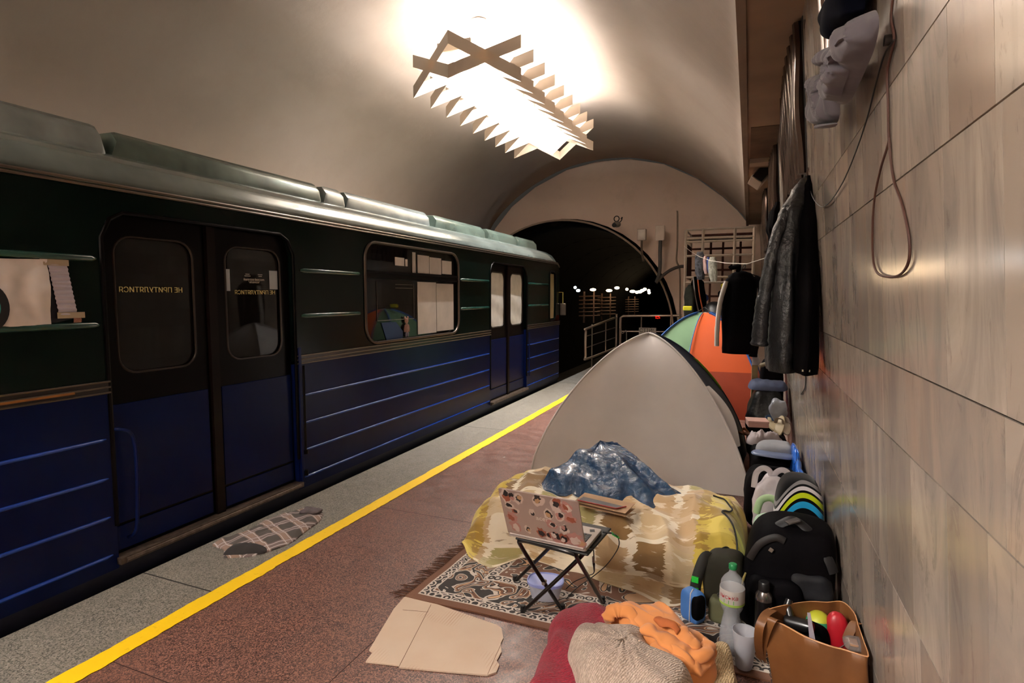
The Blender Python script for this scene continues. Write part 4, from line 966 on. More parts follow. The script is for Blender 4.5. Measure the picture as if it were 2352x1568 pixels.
# ---- tan tote bag and what it holds
n=N('tan_leatherette'); v=n.co('Object'); n.l(n.ramp(n.noise(v,5,4),[(.3,srgb('633c1c')),(.7,srgb('754a25'))]),n.b.inputs['Base Color']); n.b.inputs['Roughness'].default_value=.5; n.bump(n.noise(v,9,3),.3,.01); M_tan=n.m
to=thing('tote_bag','open tan tote bag full of things against the wall at bottom right','tote bag',(.26,2.24,.0))
rim=[P(x,y,.38) for x,y in ((1752,1412),(1775,1396),(1850,1382),(1900,1383),(1935,1382),(1968,1408),(1985,1440),(2001,1475),(2006,1505),(1985,1506),(1940,1492),(1905,1483),(1850,1462),(1800,1435),(1765,1420))]
rim=[V((min(p.x,.408),p.y,.38)) for p in rim]; rim=spl(rim,5,True); cen=sum(rim,V((0,0,0)))/len(rim)
rim_in=[cen+(p-cen)*.975 for p in rim]
def ring(k,z,dx=0,dy=0,fold=0):
    out=[]
    for i,p in enumerate(rim):
        q=cen+(p-cen)*k; f=fold*noise.noise(V((p.x*14,p.y*14,z*5))); q=V((min(q.x+dx+f,.412),q.y+dy+f,z)); out.append(q)
    return out
g=G(); Z=[(1.0,.38,0,0,0),(1.0,.35,0,0,.006),(.99,.29,.008,.0,.012),(.95,.2,.02,.01,.018),(.9,.1,.03,.03,.018),(.86,.015,.04,.05,.01)]
outer_=[ring(*z) for z in Z]; inner=[[cen+V((0,0,0))+(p-cen)*.97 if False else V((cen.x+(p.x-cen.x)*.97,cen.y+(p.y-cen.y)*.97,p.z+.002)) for p in r] for r in outer_]
g.rings(list(reversed(outer_))+inner,cap=True); g.build('body',M_tan,to,M=Matrix.Translation(-to.location),sm=60)
g=G(); g.tube(rim,.0022,6,loop=True); g.build('rim_edge',mat('tan_edge','c08a5c',.5,var=.1),to,M=Matrix.Translation(-to.location))
def strap(px,zz,nm='handle'):
    pts=spl([P(x,y,z) for (x,y),z in zip(px,zz)],7); g=G(); g.sheet(lambda u,v:pts[int(round(v*(len(pts)-1)))]+V((.014,-.006,0))*(u*2-1),2,len(pts)-1,.0022); g.build(nm,M_tan,to,M=Matrix.Translation(-to.location),sm=60)
strap([(1775,1400),(1758,1412),(1745,1440),(1742,1475),(1747,1512)],[.375,.39,.36,.28,.16])
strap([(1790,1425),(1775,1422),(1762,1445),(1752,1480),(1750,1514)],[.37,.395,.35,.27,.16])
strap([(1970,1428),(1962,1432),(1952,1450),(1945,1468)],[.38,.37,.34,.31])
g=G(); a=P(1895,1484,.36); 
M_red=mat('red_plastic','a51220',.45,var=.08,coat=.1)
def inb(name,label,cat,px,z): 
    q=P(px[0],px[1],z); return thing(name,label,cat,tuple(q)),q
t,q=inb('red_pouch','rounded red pouch standing inside the tan tote bag','pouch',(1922,1450),.30)
g=G(); g.blob((0,0,-.01),(.042,.035,.085),.85,.08,12); g.build('body',M_red,t); g=G(); g.tube(spl([(-.035,-.025,-.06),(0,-.036,-.045),(.035,-.028,-.015)],5),.0025,6); g.build('seam',mat('dark_red_seam','4a0a10',.6,var=0),t)
t,q=inb('ball','small ball striped yellow and green inside the tote bag behind the red pouch','ball',(1880,1430),.31)
n=N('ball_panels'); v=n.co('Object'); s=n.n('ShaderNodeSeparateXYZ'); n.l(v,s.inputs[0]); n.l(n.ramp(n.math('ADD',n.math('MULTIPLY',s.outputs[2],8),.5),[(0,K),(.35,srgb('1f8a62')),(.66,srgb('b5b832'))],'CONSTANT'),n.b.inputs['Base Color']); n.b.inputs['Roughness'].default_value=.5
g=G(); g.blob((0,0,0),(.045,.045,.045),1,nu=30,nv=24); g.build('shell',n.m,t)
t,q=inb('black_case','round black case filling the middle of the tan tote bag','case',(1868,1468),.26)
g=G(); g.blob((0,0,0),(.055,.05,.07),.8); g.build('shell',M_bk,t)
t,q=inb('leaflet','folded pale lilac leaflet standing upright inside the tote bag','leaflet',(1862,1455),.34)
g=G(); g.prism([(-.014,.075),(-.004,.078),(.022,-.05),(.0,-.05)],-.001,.001,'y',M=Matrix.Rotation(R(-10),4,'Z')); g.build('sheet',mat('lilac_paper','9c8f98',.7,var=.08),t,sm=0)
t,q=inb('hair_dryer','black hair dryer with nozzle inside the tan tote bag on the left','hair dryer',(1828,1440),.32)
M_hd=mat('dryer_black','100f10',.35,var=0,coat=.3)
g=G(); g.tube([(-.03,.03,.0),(.03,0,.012),(.055,-.012,.018)],[.026,.024,.017],18); g.build('barrel',M_hd,t)
g=G(); g.tube([(-.015,.025,.01),(-.028,.05,.05),(-.02,.06,.072)],[.013,.014,.013],12); g.build('handle',M_hd,t)
g=G(); g.lathe([(.019,-.002),(.019,.002)],(.052,-.011,.017),20,M=Matrix.Rotation(R(80),4,'Y')); g.build('nozzle_ring',mat('ring_steel','8a8684',.25,.9,var=0),t)
t,q=inb('clear_film_bag','crinkled clear plastic packet at the right mouth of the tote bag','plastic packet',(1972,1480),.335)
g=G(); g.blob((0,0,0),(.045,.035,.022),.9,.5,22,seed=4); g.build('film',mat('film_clear','a89c96',.15,var=.2,trans=.5,alpha=.6),t,sm=60)
g=G(); g.box(-.03,-.005,-.03,.01,.006,.012); g.build('note',mat('note_tan','a87f62',.6,var=.1),t,sm=0)
tag(text('printed_lettering','CTULIC',.035,frameM((.14,2.24,.12),(.25,-.3,-1),(1,.2,.2)),mat('print_dark','24150c',.6,var=0),to,th=.0005)); bpy.context.scene.collection.objects[-1]
for ob_ in to.children:
    if ob_.name.startswith('printed'): ob_.data.transform(Matrix.Translation(-to.location))
# ---- black cable over the blanket
from mathutils.bvhtree import BVHTree
bm_=bmesh.new(); bm_.from_mesh(bd.data); bv_=BVHTree.FromBMesh(bm_)
def onbl(q):
    h=bv_.ray_cast(V((q.x,q.y,1)),V((0,0,-1))); return V((q.x,q.y,(h[0].z if h[0] is not None and h[0].z>.1 else q.z)+.006))
pts=[onbl(P(x,y,z-.02)) for x,y,z in ((1638,1143,.34),(1665,1144,.345),(1682,1165,.34),(1658,1192,.335),(1685,1210,.33),(1694,1235,.33),(1670,1262,.32),(1641,1280,.30),(1637,1300,.27),(1640,1320,.24))]
pts=spl(pts,8); pts=[onbl(q) for q in pts]; g=G(); g.tube(pts,.0048,8); o=g.build('black_cable',M_rub); tag(o,'thick black cable winding across the yellow end of the patterned blanket','cable')
# ================================================================== TENTS
def tent(name,label,cor,apex,faces,H,bulge=.04,pq=(1.8,1.6)):
    t=thing(name,label,'tent',(sum(c[0] for c in cor)/4,sum(c[1] for c in cor)/4,0)); L=t.location.copy()
    ap=V(apex)
    def ridge(c,s):   # s 0 at corner .. 1 at apex
        c=V((c[0],c[1],0)); th=s; q=c.lerp(V((ap.x,ap.y,0)),th)
        z=H*(max(0,1-(1-th)**pq[0]))**(1/pq[1])
        return V((q.x,q.y,z))
    objs=[]
    for (i,j,spec) in faces:
        for (u0,u1,s0,s1,m,nm,lab) in spec:
            def fn(u,v,i=i,j=j,u0=u0,u1=u1,s0=s0,s1=s1):
                uu=u0+(u1-u0)*u; s=s0+(s1-s0)*v; s=1-(1-s)**1.35 if True else s
                a,b=ridge(cor[i],s),ridge(cor[j],s); p=a.lerp(b,uu)
                mid=V((L.x,L.y,p.z)); inw=(mid-p); inw.z=0
                k=math.sin(math.pi*uu)*bulge
                w=.006*noise.noise(V((uu*5,s*3,i*3.3)))+ .004*math.sin(uu*40)*max(0,.25-s)
                q=p+inw.normalized()*(k+w) if inw.length>.01 else p
                q.z+= .0
                return q-L
            g=G(); g.sheet(fn,40,40,.002); o=g.build(nm,m,t,sm=80)
            if lab: o['label']=lab
    return t,ridge,L
M_bei=mat('tent_beige','ccc6c2',.85,var=.07,vs=1.8,bump=.08,bs=5,bd=.02)
M_nav=mat('tent_navy','1a2740',.7,var=.15,vs=3,bump=.1,bs=8)
M_lim=mat('tent_lime','7c9a1c',.7,var=.05)
cor=[(-1.69,4.50),(.075,4.62),(.06,6.0),(-1.55,6.0)]
t1,rd,L=tent('beige_tent','beige dome tent with a navy side standing behind the patterned blanket',cor,(-.80,5.2,0),
  [(0,1,[(0,1,0,1,M_bei,'front_panel','beige front panel')]),(1,2,[(0,1,0,1,M_nav,'side_panel','navy side panel')]),(2,3,[(0,1,0,1,M_nav,'rear_panel',None)]),(3,0,[(0,1,0,1,M_bei,'side_panel','beige side panel')])],1.215,pq=(1.5,1.45))
for c_,m_ in ((cor[0],M_bei),(cor[1],M_bei),(cor[2],M_nav),(cor[3],M_bei)):
    g=G(); g.tube([rd(c_,s/30)-L for s in range(31)],.009,8); g.build('pole_sleeve',m_,t1)
g=G(); g.tube([rd(cor[2],.28+.3*s/12)-L+V((.0,-.012,.0)) for s in range(13)],[.004]+[.022]*11+[.004],8,flat=.5); g.build('lime_trim',M_lim,t1)
g=G(); g.sheet(lambda u,v:(rd(cor[1],.12+.3*v)+V((-.02+.05*u+.05*math.sin(v*3.1)*u,.02+.12*u,-.02)))-L,6,16,.002); g.build('window_flap',M_bei,t1)
M_oran=mat('tent_orange','c2501a',.6,var=.06,vs=2,bump=.1,bs=7); M_grn=mat('tent_green','6d8f6c',.7,var=.06,vs=2); M_tbl=mat('tent_blue','1d4f8f',.6,var=.08); M_gre=mat('tent_mesh','8d847f',.85,var=.08)
M_odk=mat('tent_rust','8f3312',.65,var=.06)
cor2=[(-1.42,7.35),(.27,7.55),(.30,9.15),(-1.35,9.15)]
t2,rd2,L2=tent('orange_tent','orange and sage green dome tent with blue trim behind the beige tent',cor2,(-.52,8.2,0),
  [(0,1,[(0,.42,0,.86,M_grn,'front_panel','sage green front panel'),(.42,1,.12,.86,M_oran,'front_panel','bright orange front panel'),(.42,1,0,.12,M_odk,'front_panel','rust orange bottom band'),(0,1,.86,1,M_gre,'vent_mesh','grey mesh top')]),
   (1,2,[(0,1,0,.9,M_oran,'side_panel',None),(0,1,.9,1,M_gre,'vent_mesh',None)]),(2,3,[(0,1,0,1,M_grn,'rear_panel',None)]),(3,0,[(0,1,0,1,M_grn,'side_panel',None)])],1.33,bulge=.03)
for c_ in cor2:
    g=G(); g.tube([rd2(c_,.9*s/30)-L2 for s in range(31)],[.028]*31,8,flat=.5); g.build('pole_sleeve',M_tbl,t2)
g=G(); g.tube([(rd2(cor2[0],1-(1-s/20)**1.35).lerp(rd2(cor2[1],1-(1-s/20)**1.35),.42)-L2+V((0,-.012,0))) for s in range(18)],.006,6); g.build('seam',M_tbl,t2)
pl_=[rd2(cor2[0],.84)-L2,V((-.0,-.1,1.37)),V((.03,.05,1.39)),rd2(cor2[1],.84)-L2]
g=G(); g.tube(spl([V(p) for p in pl_],8),.006,6); g.build('pole',M_rub,t2)
# ================================================================== BAGS ALONG THE WALL
def bag(name,label,cat,c,r,m,e=.6,amp=.12,fr=6,seed=1,extra=None,lift=0):
    t=thing(name,label,cat,(c[0],c[1],lift)); g=G(); g.blob((0,0,r[2]),r,e,amp,fr,seed=seed,nu=44,nv=28); g.build('body',m,t,sm=70); return t
M_wb=mat('thin_white_plastic','c9c1c5',.4,var=.1,vs=8,alpha=.92,bump=.5,bs=10,bd=.02)
t=bag('carrier_bag','thin white plastic carrier bag with knotted handles behind the mint hoodie','plastic bag',(.185,3.68),(.105,.09,.235),M_wb,.7,.2,11,2)
for (x,s_) in ((-.05,1),(.05,-1)):
    g=G(); g.tube(spl([(x-.05,0,.38),(x-.04,.0,.47),(x,-.01,.51),(x+.04,0,.48),(x+.05,.01,.38)],7),[.017]*29,8,flat=.25,nrm=(0,-1,0)); g.build('handle',M_wb,t,sm=70)
t=bag('holdall','low black holdall behind the white carrier bag near the wall','bag',(.20,4.12),(.165,.20,.19),M_bk,.5,.12,6,4)
g=G(); g.tube(spl([(-.1,-.1,.37),(-.05,-.13,.41),(.05,-.13,.42),(.1,-.1,.37)],6),.009,8); g.build('handle',M_bk,t)
bp_=mat('blue_film','1e63c4',.2,var=.2,vs=8,coat=.5,bump=.6,bs=12,bd=.02)
t=bag('blue_plastic_bag','shiny bright blue plastic bag squeezed against the marble wall','plastic bag',(.375,4.45),(.035,.42,.21),bp_,.7,.3,9,6)
t=bag('suitcase','low black suitcase lying under a grey towel between tent and wall','suitcase',(.21,4.78),(.14,.24,.18),M_bk,.35,.05,5,7)
def heapt(name,label,cat,out,z0,h,m,**kw):
    g=G(); g.heap(out,z0,h,**kw); o=g.build(name,m,sm=80); tag(o,label,cat); return o
heapt('tray','slate blue and brown shallow tray lying under the grey towel','tray',[(.10,4.48),(.33,4.44),(.345,4.56),(.11,4.6)],.372,.02,mat('tray_blue','5e6a86',.4,var=.3,vs=6),amp=0,p=9,nr=8,na=40)
heapt('grey_towel','folded light grey towel on top of the low black suitcase','towel',[(.13,4.58),(.345,4.55),(.36,4.72),(.34,4.82),(.14,4.78)],.37,.06,mat('towel_grey','7f8085',.95,var=.08,bump=.3,bs=60),amp=.006,p=7,nr=16,na=70,seed=3)
heapt('crumpled_cloth','crumpled pale grey cloth beyond the folded grey towel','cloth',[(.05,4.95),(.12,4.90),(.20,4.96),(.32,5.0),(.30,5.05),(.16,5.08),(.06,5.08)],.34,.08,mat('cloth_pale','978b8b',.9,var=.15),amp=.045,fr=26,nr=18,na=80,seed=5,ridge=.4)
t=bag('black_sack','tall black bin sack bulging between the orange tent and the wall','sack',(.21,5.62),(.165,.20,.36),mat('sack_black','060607',.4,spec=.2,var=.2,bump=.5,bs=14,bd=.02),.65,.16,6,9)
t=bag('black_duffel','long black duffel bag lying behind the crumpled pale cloth','bag',(.22,5.24),(.15,.16,.19),M_bk,.5,.15,7,11)
# shoes on the duffel
def shoe(name,label,px,z,rz,mu,ms,tilt=0):
    q=P(*px,z); t=thing(name,label,'shoe',tuple(q),rz)
    def sh(k,z): return [V((.038*k*math.cos(a)*(1+.15*math.cos(a*1)),.11*k*math.sin(a)+.0,z)) for a in [2*math.pi*i/24 for i in range(24)]]
    g=G(); g.rings([sh(.95,0),sh(1,.006),sh(1,.016),sh(.95,.02)]); g.build('sole',ms,t)
    g=G(); g.tube(spl([(-.034,.03,.018),(-.02,.06,.045),(.02,.06,.045),(.034,.03,.018)],5),[.014]*16,8,flat=.3,nrm=(0,1,0)); g.build('upper',mu,t)
    for c in (t,): c.rotation_euler=(tilt,0,rz)
    return t
M_so=mat('cream_sole','a89878',.6,var=.1); M_su=mat('slipper_blue','3f5d86',.6,var=.1)
shoe('slipper','blue slipper with a cream sole lying by the black sack','' and 0 or (1770,975),.43,R(20),M_su,M_so,R(25))
shoe('sneaker','cream soled sneaker standing on edge beside the blue slipper',(1790,982),.43,R(-25),mat('sneaker_tan','8f7c66',.6,var=.2),M_so,R(55))
shoe('sneaker','pale rounded sneaker nearest the marble wall beside the slipper',(1802,980),.43,R(8),mat('sneaker_pale','a3968a',.6,var=.1),mat('pale_sole','b5a894',.6,var=.05),R(30))
shoe('sandal','tan leather sandal at the foot of the orange tent',(1722,1000),.30,R(60),mat('sandal_tan','94603a',.6,var=.2),mat('sandal_sole','6e4a34',.6,var=.1))
t=thing('shoe_box','flat pinkish cardboard box lying at the corner of the orange tent','box',tuple(P(1742,964,.50)),R(8))
g=G(); g.box(-.09,.07,-.08,.08,-.05,.0); g.build('box_body',mat('box_pink','9a7468',.7,var=.1),t,sm=0,bev=.003); g=G(); g.box(-.093,.073,-.083,.083,-.012,.004); g.build('lid',mat('box_lid','a98478',.7,var=.1),t,sm=0,bev=.003)
heapt('slate_jacket','folded slate blue jacket on top of the tall black sack','jacket',[(.07,5.55),(.22,5.50),(.36,5.55),(.36,5.8),(.08,5.82)],.70,.07,mat('slate_cloth','39415a',.8,var=.15),amp=.02,fr=8,p=5,nr=18,na=80,seed=8)
t=bag('grey_plastic_bag','small light grey plastic bag draped over the tall black sack','plastic bag',(.30,5.36),(.07,.05,.10),mat('grey_film','8a8c93',.3,var=.15,bump=.5,bs=12,bd=.02,alpha=.95),.8,.35,14,12,lift=.46)
t=bag('black_bag','black bag with a cream top band behind the slate blue jacket','bag',(.27,6.2),(.11,.14,.46),M_bk,.4,.05,6,13)
g=G(); g.tube(spl([(-.11,-.125,.86),(-.05,-.145,.885),(.05,-.145,.885),(.105,-.125,.86)],6),[.02]*19,8,flat=.3,nrm=(0,-1,0)); g.build('cream_band',mat('cream_strap','a39880',.6,var=.1),t)
t=thing('cardboard_box','narrow yellowish cardboard box left of the cream banded black bag','box',(.11,5.98,0)); g=G(); g.box(-.03,.025,-.06,.1,0,.88); g.build('box_body',mat('box_ochre','8a7752',.7,var=.15),t,sm=0,bev=.004); g=G(); g.blob((0,-.02,.93),(.035,.04,.07),.9,.4,20); g.build('tissue',mat('tissue_white','a49c9c',.7,var=.1),t)
g=G(); g.tube([(.11,6.2,0),(.105,6.15,.95),(.07,6.12,1.08)],.012,8); o=g.build('pale_pole',mat('pole_cream','9a8c74',.5,var=.1)); tag(o,'cream pole leaning behind the cardboard box beside the orange tent','pole')
# ================================================================== HANGING CLOTHES
def garment(secs,m,name,par,na=72,fold=.06,k=9,seed=0,off=V((0,0,0)),nz=34):
    # secs: (z,cx,cy,rx,ry)
    rs=[]; zs=[s[0] for s in secs]
    for i in range(nz+1):
        z=zs[0]+(zs[-1]-zs[0])*i/nz
        for a,b in zip(secs,secs[1:]):
            if (a[0]-z)*(b[0]-z)<=1e-9: f=(z-a[0])/(b[0]-a[0]) if b[0]!=a[0] else 0; f=f*f*(3-2*f); break
        q=[a[j]+(b[j]-a[j])*f for j in range(1,5)]
        dn=i/nz; ring=[]
        for j in range(na):
            t=2*math.pi*j/na
            w=1+fold*dn*math.sin(k*t+3*noise.noise(V((math.cos(t),math.sin(t),z*1.5+seed))))+fold*1.3*noise.noise(V((math.cos(t)*2,math.sin(t)*2,z*3+seed)))
            ring.append(V((q[0]+q[2]*math.cos(t)*w,q[1]+q[3]*math.sin(t)*w,z))-off)
        rs.append(ring)
    g=G(); g.rings(rs); return g.build(name,m,par,sm=80)
def sleeve(pts,rad,m,par,name='sleeve',off=V((0,0,0)),seed=0,fl=.75,wr=.12):
    p=spl(pts,9); n_=len(p); rr=[(rad[0]+(rad[1]-rad[0])*i/(n_-1))*(1+wr*noise.noise(V((i*.5,seed,1)))+wr*.7*noise.noise(V((i*1.3,seed,5)))) for i in range(n_)]
    g=G(); g.tube([q-off for q in p],rr,18,flat=fl); return g.build(name,m,par,sm=80)
n=N('grey_leather'); v=n.co('Object'); n.l(n.ramp(n.noise(v,4,4),[(.3,srgb('1b1b1d')),(.7,srgb('29292b'))]),n.b.inputs['Base Color']); n.b.inputs['Roughness'].default_value=.42; n.b.inputs['Specular IOR Level'].default_value=.35; n.bump(n.math('ADD',n.noise(v,9,5,.6,1.2),n.noise(v,30,3)),.5,.015); M_lea=n.m
M_woolb=mat('black_wool','050405',.9,spec=.04,var=.2,bump=.2,bs=50)
c=V((0.223,3.393,2.168))
j1=thing('grey_puffer_jacket','long dark grey quilted jacket hanging by its collar from the wall','jacket',tuple(c))
garment([(2.176,0.271,3.437,0.017,0.026),(2.115,0.249,3.410,0.039,0.052),(1.985,0.216,3.349,0.065,0.096),(1.724,0.192,3.323,0.078,0.139),(1.419,0.192,3.306,0.083,0.165),(1.211,0.197,3.306,0.087,0.174),(1.159,0.201,3.306,0.083,0.165)],M_lea,'body',j1,off=c,fold=.05,k=7,seed=2)
sleeve([V((0.192,3.306,2.011)),V((0.140,3.254,1.854)),V((0.097,3.219,1.594)),V((0.079,3.210,1.419)),V((0.075,3.219,1.293))],(.031,.046),M_lea,j1,off=c,seed=4,wr=.25)
g=G(); g.box(-.008,.03,-.178,-.175,.0,.010); o=g.build('hem_label',mat('label_cream','9a9078',.6,var=0),j1,M=Matrix.Translation((.05,-.0,-.96)),sm=0)
c=V((0.301,3.480,2.168))
j2=thing('black_coat','long black wool coat hanging between the grey jacket and the marble wall','coat',tuple(c))
garment([(2.194,0.294,3.463,0.017,0.026),(2.115,0.292,3.419,0.035,0.070),(1.898,0.288,3.323,0.048,0.157),(1.506,0.288,3.236,0.054,0.226),(1.193,0.288,3.202,0.057,0.261),(1.176,0.288,3.202,0.054,0.252)],M_woolb,'body',j2,off=c,fold=.06,k=6,seed=5)
g=G(); g.box(-.045,-.01,-.535,-.53,-.972,-.962); g.build('hem_label',mat('label_cream','9a9078',.6,var=0),j2,sm=0)
g=G(); g.tube(spl([(0,0,.0),(-.01,.02,.06),(.03,.05,.12)],5),.006,6); g.build('hanger_hook',mat('hook_wire','4a3a30',.4,.6,var=0),j2)
# jacket on the washing line
c=PY(1708,610,5.9)
j3=thing('black_jacket','black jacket with a white sleeve edge on a hanger below the washing line','jacket',tuple(c))
zt=c.z-.05; cx_=c.x-.02
garment([(zt,cx_,5.9,.03,.03),(zt-.03,cx_,5.9,.10,.05),(zt-.1,cx_-.0,5.9,.15,.08),(zt-.35,cx_-.01,5.9,.155,.10),(zt-.75,cx_+.01,5.9,.16,.11),(zt-.80,cx_+.01,5.9,.155,.105)],M_woolb,'body',j3,off=c,fold=.05,k=6,seed=8)
sleeve([V((cx_+.12,5.88,zt-.08)),V((cx_+.19,5.85,zt-.16)),V((cx_+.165,5.83,zt-.5)),V((cx_+.13,5.83,zt-.82))],(.055,.045),M_woolb,j3,off=c,seed=2)
sleeve([V((cx_-.13,5.86,zt-.1)),V((cx_-.18,5.84,zt-.3)),V((cx_-.20,5.84,zt-.55)),V((cx_-.20,5.84,zt-.73))],(.03,.03),mat('white_sleeve','a9a198',.8,var=.08),j3,off=c,seed=6)
g=G(); g.tube(spl([(-.02,0,-.05),(-.005,0,-.01),(.012,0,.01),(.018,0,-.01),(.008,0,-.03)],6),.004,6); g.tube([(-.14,0,-.1),(-.02,0,-.05),(.12,0,-.1)],.006,6); g.build('hanger',M_rub,j3)
g=G(); g.tube(spl([(-.05,-.06,-.06),(-.04,-.08,-.01),(-.10,-.06,-.02),(-.12,-.05,.0)],5),[.022]*16,8,flat=.5); g.build('collar',M_woolb,j3)
# dark cap-like hat and hood on the wall
c=PW(1786,470,.05)
t=thing('black_hoodie','small black hooded garment hanging high on the wall beyond the coats','hoodie',tuple(c))
garment([(c.z+.02,c.x,c.y,.02,.05),(c.z-.08,c.x-.02,c.y,.045,.13),(c.z-.22,c.x-.03,c.y-.04,.055,.16),(c.z-.3,c.x-.02,c.y,.04,.11),(c.z-.44,c.x-.03,c.y-.07,.052,.16),(c.z-.53,c.x-.03,c.y-.1,.05,.14)],M_woolb,'body',t,off=c,fold=.08,k=5,seed=3)
# grey hoodie and navy sweater on the near grille
M_hg=mat('grey_jersey','5b575e',.9,var=.08,vs=6,sheen=.2,bump=.15,bs=25,bd=.01)
def wallheap(px,X,h,off,m,name,par,**kw):
    # cloth lying against the wall: a heap turned upright, its height pointing into the room
    lift=(.40-X)*.9+.012; h=h*.85; kw['amp']=kw.get('amp',.02)*.8
    o=[PW(x,y,lift) for x,y in px]; g=G(); g.heap([(p.y,p.z) for p in o],0,h,**kw)
    g.v=[V((WX(v.y)-lift-v.z,v.x,v.y))-off for v in g.v]; return g.build(name,m,par,sm=80)
c=PW(2010,40,.02)
t=thing('grey_hoodie','light grey hoodie hanging crumpled from the wall grille at top right','hoodie',tuple(c))
wallheap([(2005,22),(2018,30),(2020,60),(2012,100),(2000,135),(1982,175),(1962,218),(1945,240),(1935,236),(1930,215),(1945,165),(1955,120),(1975,70)],.37,.06,c,M_hg,'body',t,p=3,q=1.7,amp=.06,fr=16,an=.22,dirv=(.9,-.5),ridge=.75,wob=.08,nr=30,na=150,seed=3)
wallheap([(1968,72),(1955,100),(1948,130),(1950,165),(1938,200),(1932,222),(1928,215),(1930,185),(1942,150),(1938,120),(1950,88)],.33,.045,c,M_hg,'front_placket',t,p=3,q=1.7,amp=.03,fr=20,an=.3,dirv=(.9,-.4),ridge=.6,wob=.1,nr=20,na=110,seed=5)
wallheap([(1945,98),(1952,120),(1948,142),(1932,150),(1922,135),(1928,115)],.35,.07,c,M_hg,'hood',t,p=3,q=1.7,amp=.03,fr=16,dirv=(1,.4),ridge=.5,nr=20,na=90,seed=7)
wallheap([(1945,158),(1940,175),(1932,200),(1930,240),(1928,268),(1920,284),(1897,287),(1893,275),(1898,240),(1899,210),(1893,190),(1884,180),(1893,167),(1915,163)],.36,.06,c,M_hg,'sleeve',t,p=4,q=1.9,amp=.04,fr=18,an=.3,dirv=(1,.3),ridge=.7,nr=26,na=130,seed=9)
wallheap([(1922,282),(1919,290),(1904,294),(1893,293),(1895,284)],.345,.05,c,mat('cuff_grey','6e6a70',.9,var=.05),'cuff',t,p=4,q=1.9,amp=.006,fr=30,nr=10,na=50,seed=9)
c=PW(1960,30,.02)
t=thing('navy_sweater','dark navy sweater hanging behind the light grey hoodie on the grille','sweater',tuple(c))
M_nv=mat('navy_jersey','070914',.9,spec=.05,var=.2,bump=.2,bs=25)
wallheap([(1990,-60),(1988,0),(1985,30),(1968,60),(1955,90),(1938,88),(1925,75),(1918,55),(1912,35),(1925,10),(1945,-30)],.38,.07,c,M_nv,'body',t,p=4,q=2,amp=.03,fr=7,dirv=(-.4,-1),ridge=.4,nr=24,na=120,seed=2)
# ================================================================== WALL GRILLES
M_gr=mat('bronze_grille','4a362c',.25,.7,var=.2,coat=.3)
def grille(y0,y1,z0,z1,label,nm=9):
    t=thing('wall_grille',label,'grille',(WX(z0)-.03,(y0+y1)/2,z0),0,'bronze grilles high on the marble wall'); L=t.location.copy()
    g=G(); g.box(-.004,.001,y0,y1,z0,z1)
    for q in g.v: q.x+=WX(q.z)
    g.build('back_plate',M_rub,t,M=Matrix.Translation(-L),sm=0)
    for k in range(nm):
        y=y0+(k+.5)*(y1-y0)/nm
        g=G(); pts=[(WX(z)-.022+.007*math.sin(z*9+k*.7),y+.008*math.sin(z*13+k),z) for z in [z0+(z1-z0)*i/36 for i in range(37)]]
        g.tube(pts,(y1-y0)/nm*.24,8,flat=.75,nrm=(-1,0,0)); g.build('bar',M_gr,t,M=Matrix.Translation(-L))
grille(3.55,5.0,2.24,3.07,'bronze barred grille high on the marble wall above the hanging coats')
grille(6.1,7.5,2.24,3.02,'bronze grille on the wall beyond the one above the coats')
grille(8.8,10.2,2.24,3.07,'farthest bronze grille on the wall past the loudspeaker')
grille(1.72,2.6,2.36,3.07,'nearest bronze grille behind the light grey hoodie',7)
# cords on the wall
M_cd=mat('cord_brown','4a2c22',.6,var=.1); M_cb=mat('cord_black','14100f',.5,var=0)
X=.412
g=G(); g.tube(spl([PW(x,y,.006) for x,y in ((2050,0),(2047,45),(2054,88),(2045,130),(2038,170),(2040,240),(2042,320),(2052,410),(2072,470),(2088,545),(2087,600),(2068,630),(2040,636),(2012,622),(2004,570),(2007,470),(2022,390),(2040,330),(2041,300))],8),.0032,6)
o=g.build('brown_cord',M_cd); tag(o,'looped brown cord hanging down the marble wall at right','cord')
g=G(); g.tube(spl([PW(x,y,.010) for x,y in ((2053,92),(2030,130),(2010,200),(1992,270),(1965,350),(1935,420),(1905,465),(1885,474),(1868,455),(1858,425),(1850,405))],8),.0022,6)
o=g.build('wall_cable',M_cb); tag(o,'thin dark cord sagging from a nail to the coat hook on the wall','cord')
g=G(); g.lathe([(.012,0),(.012,.02)],PW(2054,90,.001),12,M=Matrix.Rotation(R(-90),4,'Y')); o=g.build('wall_hook',M_cb); tag(o,'small dark nail knob on the marble wall where the cords meet','hook')
g=G(); g.tube(spl([PW(x,y,.006) for x,y in ((1848,845),(1851,870),(1849,890),(1840,905))],6),.004,6); o=g.build('thin_wire',M_cb); tag(o,'short thin wire dangling below the black coat','wire')
# ================================================================== FAR END
c=PY(1747,404,7.55)
t=thing('loudspeaker','grey boxy loudspeaker tilted under the soffit above the far coats','loudspeaker',tuple(c))
Mx=Matrix.Rotation(R(38),4,'Y')@Matrix.Rotation(R(-20),4,'X')
g=G(); g.box(-.075,.075,-.07,.12,-.11,.11,M=Mx); g.build('housing',mat('speaker_grey','8a7767',.5,var=.1),t,sm=0,bev=.008)
g=G(); g.box(-.062,.062,-.076,-.07,-.095,.095,M=Mx); g.build('front_mesh',M_rub,t,sm=0)
g=G(); g.tube([(0,.05,0),(0,.05,3.085-c.z)],.012,8); g.build('bracket',M_blk,t)
